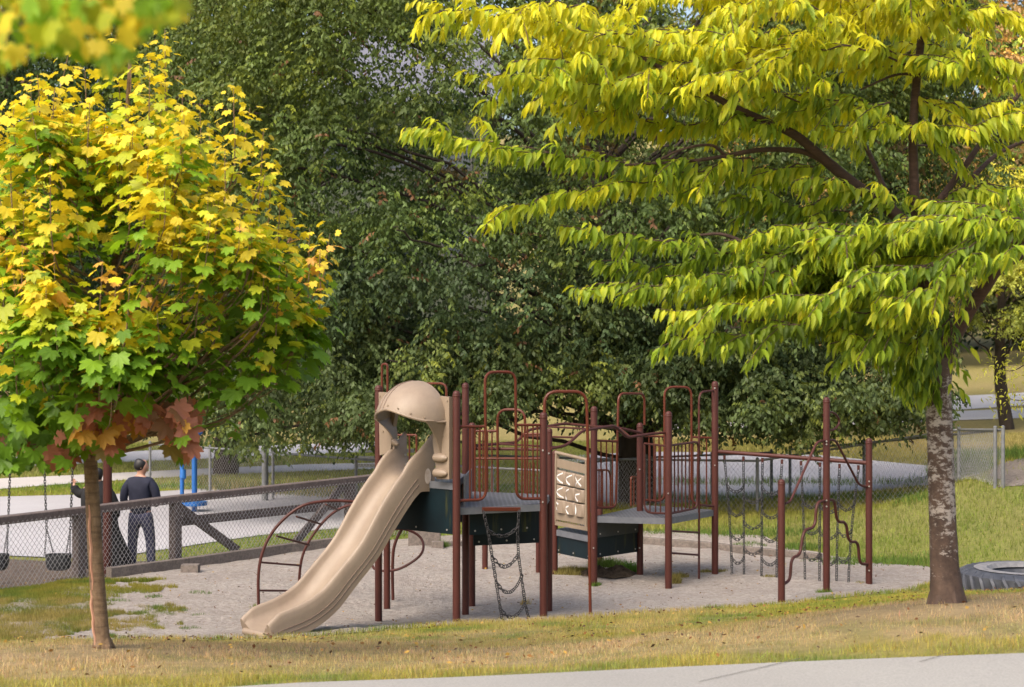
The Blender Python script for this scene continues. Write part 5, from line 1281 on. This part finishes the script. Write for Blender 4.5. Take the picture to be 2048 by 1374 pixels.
# outline of the crown in the picture: right-hand limit by height
def rlim(py): return float(np.interp(py, [60, 130, 200, 300, 380, 430, 475, 520, 560, 640, 700, 760, 800, 840, 900, 950], [300, 345, 395, 500, 550, 545, 540, 650, 672, 640, 530, 500, 480, 395, 385, 380]))
def llim(py): return float(np.interp(py, [60, 180, 300, 950], [110, 0, -120, -220]))
def top_of(px): return float(np.interp(px, [-220, 0, 40, 110, 250, 330, 345, 400, 470, 480, 520, 550, 580, 640, 665, 680], [330, 215, 170, 150, 60, 80, 130, 225, 190, 240, 270, 300, 430, 480, 465, 560]))
ends = []
spires = [(467, 175, 14.2), (527, 262, 14.3), (660, 468, 14.3), (587, 428, 14.4), (365, 500, 13.4), (420, 250, 14.3), (500, 215, 14.4), (545, 330, 14.3), (560, 410, 14.2), (620, 455, 14.3), (640, 500, 14.0), (75, 150, 14.1), (-5, 215, 14.2), (140, 95, 14.4), (230, 70, 14.5), (205, 530, 13.3), (232, 535, 13.6), (108, 505, 13.5), (45, 495, 13.4), (60, 160, 14.2), (170, 140, 14.1), (110, 175, 14.0), (300, 115, 14.2), (330, 60, 14.6), (262, 40, 14.5),
          (365, 190, 13.9), (400, 205, 14.6), (100, 310, 13.3), (350, 380, 13.5), (260, 250, 13.6), (180, 200, 13.8), (20, 300, 13.7), (540, 500, 13.9), (480, 490, 13.8), (450, 300, 13.9), (530, 350, 14.0), (560, 560, 13.6), (300, 560, 13.2), (620, 520, 14), (150, 600, 13.1), (15, 480, 13.8),
          (20, 640, 13.4), (400, 560, 13.3), (450, 540, 13.5), (250, 620, 13.2), (180, 640, 13.1), (330, 290, 13.6), (70, 240, 14), (-20, 230, 14), (-30, 420, 13.6)]
for s in spires: ends.append((s[0], s[1], s[2], True))
bough = []
while len(bough) < 52:
    py = r.uniform(120, 790); px = r.uniform(llim(py), rlim(py) - 25)
    if py < top_of(px) + 40: continue
    R = math.sqrt(max(.05, 1 - ((px - 230) / 460) ** 2)); bough.append((px, py, 14.5 + r.uniform(-1, .8) * 1.55 * R, r.uniform(-.22, .25)))
while len(ends) < 430:
    bq = bough[r.integers(0, len(bough))]; px = bq[0] + r.normal(0, 34); py = bq[1] + r.normal(0, 28)
    if px > rlim(py) - 5 or px < llim(py): continue
    if py < top_of(px) + 15: continue
    if py > 790 and (px > 395): continue
    if py > 815: continue
    d_ = bq[2] + r.normal(0, .16)
    ends.append((px, py, d_, bq[3]))
Ps, As, Us, Cs, Ss = [], [], [], [], []
YEL = np.array([.66, .53, .035]); GRN_ = np.array([.17, .30, .016]); ORG = np.array([.66, .37, .075]); LIME = np.array([.42, .47, .028]); RST = np.array([.44, .175, .105]); DKG = np.array([.10, .20, .014])
for px, py, d_, sp_ in ends:
    spire = sp_ is True; shift = 0 if spire else sp_ - .07
    e = P(px, py, d_); L = r.uniform(.5, .85) if spire else r.uniform(.25, .5)
    L = max(.16, min(L, ((858 if 215 < px < 420 else 900) - py) / 262))
    tx = tp[int(np.clip((1306 - py - 200) / 1346 * len(tp), 18, len(tp) - 2))]
    lean = Vector(((e.x - tx.x) * .12, (e.y - tx.y) * .12, 0)) + Vector((r.normal(0, .06), r.normal(0, .06), 0))
    base = e - Vector((0, 0, L)) - lean * L
    hz_ = math.hypot(base.x - tx.x, base.y - tx.y)
    zj = base.z - hz_ * .55; 
    kk = min(range(len(tp)), key=lambda i: abs(tp[i].z - zj)); j = tp[max(kk, 20)]
    if py < 620 and base.z > j.z + .1 and (spire or r.random() < .16): limb(br_, [j, j.lerp(base, .55) + Vector((0, 0, -.06 * hz_)), base, e], .008 + .005 * hz_, .003, 6, 4)
    else: limb(br_, [base + (j - base) * .25 + Vector((0, 0, -.03)), base, e], .005, .0025, 5, 3)
    nn = int(L / .050) + 1
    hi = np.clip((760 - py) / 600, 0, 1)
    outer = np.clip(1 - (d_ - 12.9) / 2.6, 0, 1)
    redc = 140 < px < 400 and py > 770
    for i in range(nn):
        t = i / max(1, nn - 1); p = base.lerp(e, t); ang = (i % 2) * math.pi / 2 + r.normal(0, .25)
        for s_ in (0, math.pi):
            a = ang + s_; pet = (.13 * (1 - t) + .05) * r.uniform(.8, 1.2); o = Vector((math.cos(a), math.sin(a), .25))
            q = p + o * pet; dr = r.uniform(-.05, .8)
            al = np.array([math.cos(a), math.sin(a), -dr]) + r.normal(0, .22, 3)
            up = np.array([math.cos(a) * dr, math.sin(a) * dr, 1.0]) + r.normal(0, .32, 3)
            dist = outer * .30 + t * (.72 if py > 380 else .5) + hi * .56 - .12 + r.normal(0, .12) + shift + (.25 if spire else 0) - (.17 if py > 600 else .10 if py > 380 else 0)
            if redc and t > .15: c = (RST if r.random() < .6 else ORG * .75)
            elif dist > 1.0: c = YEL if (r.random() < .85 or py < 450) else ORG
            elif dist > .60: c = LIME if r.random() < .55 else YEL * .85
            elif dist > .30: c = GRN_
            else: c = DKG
            if py > 470 and t > .6 and spire and r.random() < .45: c = ORG
            Ps.append(q); As.append(al); Us.append(up); Cs.append(c * r.uniform(.75, 1.2)); Ss.append((.145 - .07 * t * (1 if spire else .6)) * r.uniform(.6, 1.25) * (1 if py < 560 else 1.18))
# low rust-red clump and lower fringe hanging over the man
for _ in range(190):
    px, py = r.uniform(150, 385), r.uniform(800, 905)
    if (222 < px < 338 and py > 852) or (px < 200 and py > 890): continue
    d_ = r.uniform(13.2, 14.1); a = r.uniform(0, 2 * math.pi)
    c = (RST, ORG * .8, np.array([.24, .13, .075]), GRN_)[min(3, int(r.exponential(1.0)))]
    if py > 870: c = (np.array([.16, .12, .03]), GRN_ * .8, RST * .7)[r.integers(0, 3)]
    Ps.append(P(px, py, d_)); As.append(np.array([math.cos(a), math.sin(a) - .3, -1.0 * r.uniform(.4, 1.4)])); Us.append(np.array([0, -.7, .7]) + r.normal(0, .3, 3)); Cs.append(c * r.uniform(.75, 1.15)); Ss.append(.17 * r.uniform(.65, 1.25))
for _ in range(260):
    px, py = r.uniform(-60, 150), r.uniform(790, 925)
    d_ = r.uniform(13.3, 15); a = r.uniform(0, 2 * math.pi)
    c = (DKG * 1.1, GRN_, RST * .8, YEL * .8)[min(3, int(r.exponential(.9)))]
    Ps.append(P(px, py, d_)); As.append(np.array([math.cos(a), math.sin(a) - .3, -r.uniform(.4, 1.4)])); Us.append(np.array([0, -.7, .7]) + r.normal(0, .3, 3)); Cs.append(c * r.uniform(.75, 1.15)); Ss.append(.17 * r.uniform(.65, 1.2))
for px0, py0, px1, py1 in ((180, 850, 300, 870), (300, 870, 385, 900), (180, 800, 60, 860), (60, 860, -20, 930), (180, 780, 300, 800), (170, 790, 110, 770)):
    limb(br_, [P(px0, py0, 14.4), P((px0 + px1) / 2, (py0 + py1) / 2 - 12, 14.2), P(px1, py1, 13.9)], .014, .004, 6, 4)
br_.build("branches", M_MAPLEB, mp)
V, Fc, C = leaves(MAPLE, MF, np.array([tuple(p) for p in Ps]), np.array(As), np.array(Us), np.array(Ss), np.clip(np.array(Cs), 0, 1))
M_MAPLE = leaf_mat("maple_leaf", .42, .5, .3, 1.35)
fast_mesh("crown", V, Fc, M_MAPLE, mp, C, True)

# ------------------------------------------------------------------ maple bough hanging in close at the top left
ob = thing("maple_bough", P(120, -160, 5.2), "blurred yellow-green maple bough hanging into the top left corner close to the camera", "tree branch")
mb = MB(); bo = []
for q in (((-300, -330), (-60, -150), (100, -40), (230, 40)), ((-300, -330), (-150, -100), (-30, 0), (60, 60)), ((-100, -300), (150, -140), (300, -60), (350, 0)), ((-60, -160), (60, -60), (140, 20), (170, 90))):
    bo.append(limb(mb, [P(x, y, 4.6 + .25 * i) for i, (x, y) in enumerate(q)], .014, .004, 7, 6))
mb.build("branch", M_MAPLEB, ob)
Ps, As, Us, Cs, Ss = [], [], [], [], []
for _ in range(420):
    px = r.uniform(-80, 360); lim = float(np.interp(px, [-80, 0, 60, 130, 150, 240, 260, 300, 340, 365], [115, 110, 95, 70, 95, 130, 80, 35, 30, 5])); py = r.uniform(-200, lim - 2)
    a = r.uniform(0, 6.28); d_ = r.uniform(4.0, 4.9)
    Ps.append(P(px, py, d_)); As.append(np.array([math.cos(a) * .5, math.sin(a) * .4, -1.0])); Us.append(np.array([math.cos(a), -1, .5]) + r.normal(0, .3, 3)); k = r.random()
    Cs.append((YEL * .95 if k < .38 else LIME * .9 if k < .65 else GRN_ * 1.25) * r.uniform(.8, 1.15)); Ss.append(.066 * r.uniform(.7, 1.3))
V, Fc, C = leaves(MAPLE, MF, np.array([tuple(p) for p in Ps]), np.array(As), np.array(Us), np.array(Ss), np.clip(np.array(Cs), 0, 1))
fast_mesh("leaves", V, Fc, M_MAPLE, ob, C, True)

# ------------------------------------------------------------------ cherry tree on the right (close)
ct = thing("cherry_tree", (P(1893, 1205, 14.5).x, 14.5, 1.55), "cherry tree with pale patched bark and long layered sprays of drooping yellow-green leaves, at right", "tree")
mb = MB(); D = 14.5
rough_trunk([P(1896, 1226, D), P(1894, 1195, D), P(1889, 1130, D), P(1884, 1000, D), P(1880, 880, D), P(1877, 780, D), P(1884, 715, D)], [.175, .138, .112, .105, .102, .102, .095], M_CHERRY, ct, 4)
for a in range(7):
    an = a * .95 + .2; q = P(1894, 1204, D); mb.tube([q + Vector((math.cos(an) * .06, math.sin(an) * .06, .16)), q + Vector((math.cos(an) * .12, math.sin(an) * .12, .03)), q + Vector((math.cos(an) * (.16 + .04 * (a % 3)), math.sin(an) * .16, -.05))], [.05, .035, .012], 8)
mb.build("roots", M_CHERRY, ct)
mb = MB()
def LB(pts, r0, r1, n=10): return limb(mb, [P(*q) for q in pts], r0, r1, n, 6)
LB([(1884, 760, 14.5), (1890, 700, 14.5), (1925, 640, 14.4), (1975, 565, 14.2), (2020, 500, 14.0), (2075, 470, 13.8), (2180, 420, 13.6)], .074, .033, 12)
LB([(1884, 740, 14.6), (1905, 690, 14.6), (1950, 610, 14.7), (1995, 545, 14.8), (2070, 500, 15), (2180, 470, 15)], .05, .02)
LB([(1880, 760, 14.55), (1868, 650, 14.6), (1850, 560, 14.6), (1835, 480, 14.6), (1832, 440, 14.6)], .068, .06, 12)
LB([(1832, 460, 14.6), (1828, 360, 14.6), (1826, 260, 14.6), (1834, 150, 14.6), (1842, 70, 14.6), (1830, 20, 14.6), (1820, -60, 14.6)], .042, .025)
LB([(1842, 75, 14.6), (1870, 50, 14.6), (1900, 30, 14.6), (1960, -30, 14.6)], .025, .015)
LB([(1834, 470, 14.6), (1780, 420, 14.5), (1710, 370, 14.4), (1650, 320, 14.3), (1590, 270, 14.2), (1520, 238, 14.1), (1450, 205, 14.0), (1370, 160, 13.9), (1280, 115, 13.8)], .058, .016, 12)
LB([(1650, 322, 14.3), (1600, 302, 14.3), (1520, 300, 14.2), (1450, 312, 14.1), (1380, 322, 14.0), (1250, 330, 13.8)], .028, .010)
LB([(1838, 465, 14.6), (1880, 400, 14.7), (1935, 325, 14.8), (1970, 275, 14.9), (2060, 160, 15)], .034, .018)
LB([(1845, 470, 14.6), (1900, 405, 14.9), (1950, 350, 15.0), (2000, 305, 15.2), (2080, 270, 15.3)], .028, .014)
LB([(1800, 440, 14.7), (1770, 380, 15), (1735, 300, 15.3), (1690, 230, 15.6), (1600, 140, 15.8)], .026, .014)
LB([(1860, 600, 14.6), (1760, 540, 14.3), (1640, 520, 14.1), (1540, 505, 14.0), (1450, 470, 13.9), (1400, 470, 13.9)], .03, .010)
LB([(2060, 470, 13.8), (1960, 500, 13.5), (1860, 530, 13.2), (1700, 575, 13.0)], .02, .010)
LB([(1840, 150, 14.6), (1790, 150, 14.5), (1720, 180, 14.4)], .014, .008); LB([(1834, 140, 14.6), (1790, 120, 14.4), (1740, 95, 14.3)], .014, .006)
LB([(1450, 310, 14.1), (1420, 290, 14.0), (1360, 300, 13.9), (1300, 330, 13.9)], .014, .008)
r = np.random.default_rng(17)
S = [[(1500, 110, 14), (1250, 62, 13.7), (1000, 25, 13.4), (822, 2, 13.3)], [(1560, 255, 14.1), (1400, 200, 14), (1150, 172, 13.7), (920, 145, 13.5)], [(1400, 318, 14), (1200, 325, 13.8), (1000, 285, 13.5), (815, 252, 13.3)],
     [(1500, 310, 14.2), (1350, 355, 14), (1150, 385, 13.8), (975, 425, 13.7)], [(1450, 245, 14.4), (1330, 235, 14.3), (1200, 218, 14.2), (1090, 208, 14.1)], [(1700, 535, 14.2), (1500, 500, 14), (1300, 475, 13.8), (1140, 462, 13.7)],
     [(1760, 560, 14.4), (1550, 555, 14.3), (1350, 535, 14.2), (1188, 522, 14.1)], [(1830, 610, 14), (1600, 590, 13.9), (1350, 575, 13.8), (1138, 578, 13.7)], [(2000, 490, 13.5), (1760, 560, 13.3), (1550, 595, 13.2), (1312, 622, 13.2)],
     [(1900, 610, 13.9), (1700, 630, 13.6), (1500, 660, 13.5), (1325, 672, 13.4)], [(1870, 640, 14.4), (1760, 630, 14.5), (1650, 635, 14.5), (1500, 632, 14.6)], [(1660, 325, 14.5), (1560, 335, 14.6), (1450, 360, 14.6), (1352, 378, 14.7)],
     [(1790, 405, 14.3), (1720, 370, 14.2), (1650, 350, 14.1), (1592, 358, 14.1)], [(1650, 120, 14), (1450, 80, 14), (1250, 60, 13.9), (1090, 75, 13.8)], [(1600, 200, 14), (1400, 130, 13.9), (1230, 118, 13.8), (1100, 122, 13.8)],
     [(1840, 60, 14.5), (1950, 30, 14.4), (2080, 40, 14.3)], [(1840, 120, 14.6), (1950, 120, 14.4), (2090, 130, 14.3)], [(1830, 200, 14.6), (1950, 215, 14.4), (2080, 210, 14.3)], [(1890, 390, 14.6), (1980, 375, 14.4), (2080, 395, 14.3)],
     [(1825, 250, 14.5), (1700, 215, 14.3), (1600, 225, 14.1)], [(2080, 420, 13.8), (1900, 455, 13.6), (1750, 470, 13.5), (1665, 492, 13.5)], [(2090, 450, 13.3), (1980, 470, 13.2), (1850, 520, 13.1), (1700, 545, 13.0)], [(2090, 480, 13.2), (1960, 530, 13.1), (1850, 580, 13), (1750, 600, 13)],
     [(1780, 210, 14.2), (1660, 200, 14.1), (1560, 240, 14)], [(1700, 420, 14.5), (1560, 400, 14.5), (1450, 390, 14.5)], [(1830, 250, 14.4), (1900, 255, 14.3), (2000, 245, 14.2), (2090, 280, 14.2)], [(1860, 250, 14.2), (1760, 245, 14), (1650, 262, 13.9)],
     [(1480, 640, 14.6), (1600, 640, 14.5), (1700, 660, 14.4)], [(1900, 640, 13.9), (1800, 680, 13.7), (1660, 655, 13.6)], [(1900, 560, 13.6), (1780, 640, 13.5), (1700, 700, 13.5)], [(1950, 540, 13.4), (1850, 600, 13.3), (1780, 640, 13.3)]]
for _ in range(46):
    px = r.uniform(1180, 2120); py = r.uniform(-110, 340) if px < 1760 else r.uniform(-90, 130)
    if px > 1780 and 250 < py and r.random() < .5: continue
    if px < 1650 and py > 190: continue
    L = r.uniform(140, 420); d_ = r.uniform(13.5, 15.8)
    if px - L < 1000 + max(0, py) * .9: L = max(120, px - 1000 - max(0, py) * .9)
    sl_ = r.uniform(-.22, .22) * L; S.append([(px, py + sl_, d_), (px - L * .4, py + sl_ * .4 - 20, d_ - .2), (px - L * .75, py - 15, d_ - .4), (px - L, py + 8, d_ - .6)])
for _ in range(26):
    px = r.uniform(1620, 2120); py = (r.uniform(440, 500) if px > 1880 else r.uniform(450, 600)) if px > 1750 else r.uniform(500, 600); L = r.uniform(130, 330); d_ = r.uniform(13.4, 15.2)
    S.append([(px, py - 15, d_), (px - L * .4, py - 22, d_ - .2), (px - L * .75, py - 8, d_ - .3), (px - L, py + 14, d_ - .4)])
Ps, As, Us, Cs, Ss = [], [], [], [], []
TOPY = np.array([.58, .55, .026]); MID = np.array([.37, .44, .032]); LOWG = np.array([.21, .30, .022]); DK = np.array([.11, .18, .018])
def twig_leaves(pts, sp=.019, size=.15, tipyel=True, bright=1.0, endsmall=True):
    seg = [(pts[i + 1] - pts[i]).length for i in range(len(pts) - 1)]; L = sum(seg); n = int(L / sp); k = 0; acc = 0
    for i in range(n):
        s = (i + .5) * L / n
        while k < len(seg) - 1 and acc + seg[k] < s: acc += seg[k]; k += 1
        t = (s - acc) / max(seg[k], 1e-6); p = pts[k].lerp(pts[k + 1], t); tan = (pts[k + 1] - pts[k]).normalized(); u = s / L
        sd_ = tan.cross(Vector((0, 0, 1))); sd_ = sd_.normalized() if sd_.length > .1 else Vector((1, 0, 0)); sd_ = sd_ * (1 if i % 2 else -1)
        dn = r.uniform(.35, 1.5); p = p + Vector(r.normal(0, .010, 3))
        a = tan * r.uniform(.2, 1.15) + sd_ * r.uniform(.1, 1.0) + Vector((0, 0, -dn)) + Vector(r.normal(0, .24, 3))
        up = sd_ * dn + Vector((0, 0, .7)) + tan * .2 + Vector(r.normal(0, .25, 3))
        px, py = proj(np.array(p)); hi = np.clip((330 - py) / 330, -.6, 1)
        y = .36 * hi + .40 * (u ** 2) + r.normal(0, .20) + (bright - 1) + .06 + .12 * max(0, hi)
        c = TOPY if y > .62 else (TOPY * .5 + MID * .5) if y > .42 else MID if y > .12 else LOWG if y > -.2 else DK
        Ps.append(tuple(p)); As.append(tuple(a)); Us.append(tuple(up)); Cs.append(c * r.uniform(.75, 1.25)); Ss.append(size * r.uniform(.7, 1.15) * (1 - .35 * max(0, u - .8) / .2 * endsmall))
for s_ in S:
    main = catmull([P(q[0], q[1] + (r.normal(0, 7) if 0 < k_ < len(s_) - 1 else 0), q[2]) for k_, q in enumerate(s_)], 6); main = [p + Vector((0, 0, .022 * math.sin(i_ * 1.7 + s_[0][0]))) for i_, p in enumerate(main)]; mb.tube(main, [.008 - .006 * i / (len(main) - 1) for i in range(len(main))], 5)
    br = r.uniform(.85, 1.2); twig_leaves(main, .017, .155, bright=br)
    Lm = sum((main[i + 1] - main[i]).length for i in range(len(main) - 1)); nsub = int(Lm / .165)
    for j in range(nsub):
        t = .04 + .9 * (j + r.uniform(0, 1)) / nsub; i = int(t * (len(main) - 1)); p = main[i]; tan = (main[min(i + 1, len(main) - 1)] - main[max(i - 1, 0)]).normalized()
        sd_ = tan.cross(Vector((0, 0, 1))).normalized() * (1 if j % 2 else -1); L = r.uniform(.25, .62) * (1.1 - .5 * t)
        a = (tan * .75 + sd_ * .75).normalized(); e = p + a * L + Vector((0, 0, r.normal(-.05, .085))); m_ = p.lerp(e, .5) + Vector((0, 0, .05 * L))
        w = catmull([p, m_, e], 3); mb.tube(w, .004, 4); twig_leaves(w, .019, .15, bright=br + r.normal(0, .08))
# hanging shoots on the upper trunk
for _ in range(34):
    px, py = r.uniform(1765, 1885), r.uniform(620, 745); d_ = r.uniform(14.0, 14.5)
    if px < 1800 and py > 690: continue
    p = P(px, py, d_); e = p + Vector((r.uniform(-.12, .05), r.uniform(-.1, .0), -r.uniform(.12, .34))); w = [p, p.lerp(e, .5), e]; twig_leaves(w, .022, .165, bright=.85)
for _ in range(22):
    px, py = r.uniform(1790, 1990), r.uniform(400, 520); d_ = r.uniform(14.2, 14.9); p = P(px, py, d_); e = p + Vector((r.uniform(-.3, .3), r.uniform(-.2, .1), r.uniform(-.05, .25))); twig_leaves([p, p.lerp(e, .5), e], .034, .15, bright=.85)
for px0, py0, px1, py1 in ((1905, 720, 1935, 750), (1895, 760, 1935, 790), (1930, 690, 1960, 700)):
    twig_leaves([P(px0, py0, 14.3), P(px1, py1, 14.2)], .04, .13, bright=.9)
mb.build("branches", M_LIMB, ct)
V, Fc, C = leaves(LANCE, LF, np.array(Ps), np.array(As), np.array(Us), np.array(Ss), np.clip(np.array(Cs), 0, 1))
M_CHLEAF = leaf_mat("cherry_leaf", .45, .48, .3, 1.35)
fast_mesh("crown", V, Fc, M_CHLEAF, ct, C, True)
print("cherry leaves", len(Ps))
# a bare twiggy sprig of a neighbouring tree at the right edge
sg = thing("leafy_bough", P(2060, 760, 20), "sparse yellow-green bough entering from the right edge above the far path", "tree branch")
mb = MB(); tw = [limb(mb, [P(2200, 690, 20), P(2100, 770, 20), P(2050, 800, 20), P(1995, 792, 20)], .012, .003, 6, 5), limb(mb, [P(2200, 640, 20.5), P(2090, 700, 20.3), P(2030, 740, 20.2), P(1985, 735, 20)], .01, .003, 6, 5)]
mb.build("branch", M_BARKD, sg); Ps, As, Us, Cs, Ss = [], [], [], [], []
for w in tw:
    for p in w:
        for _ in range(16): Ps.append(tuple(p + Vector(r.normal(0, .10, 3)))); As.append(tuple(r.normal(0, 1, 3) + [0, 0, -.5])); Us.append(tuple(r.normal(0, .5, 3) + [0, 0, 1])); Cs.append(np.array([.36, .36, .04]) * r.uniform(.7, 1.2)); Ss.append(r.uniform(.04, .075))
V, Fc, C = leaves(LANCE, LF, np.array(Ps), np.array(As), np.array(Us), np.array(Ss), np.array(Cs)); fast_mesh("leaves", V, Fc, M_CHLEAF, sg, C, True)
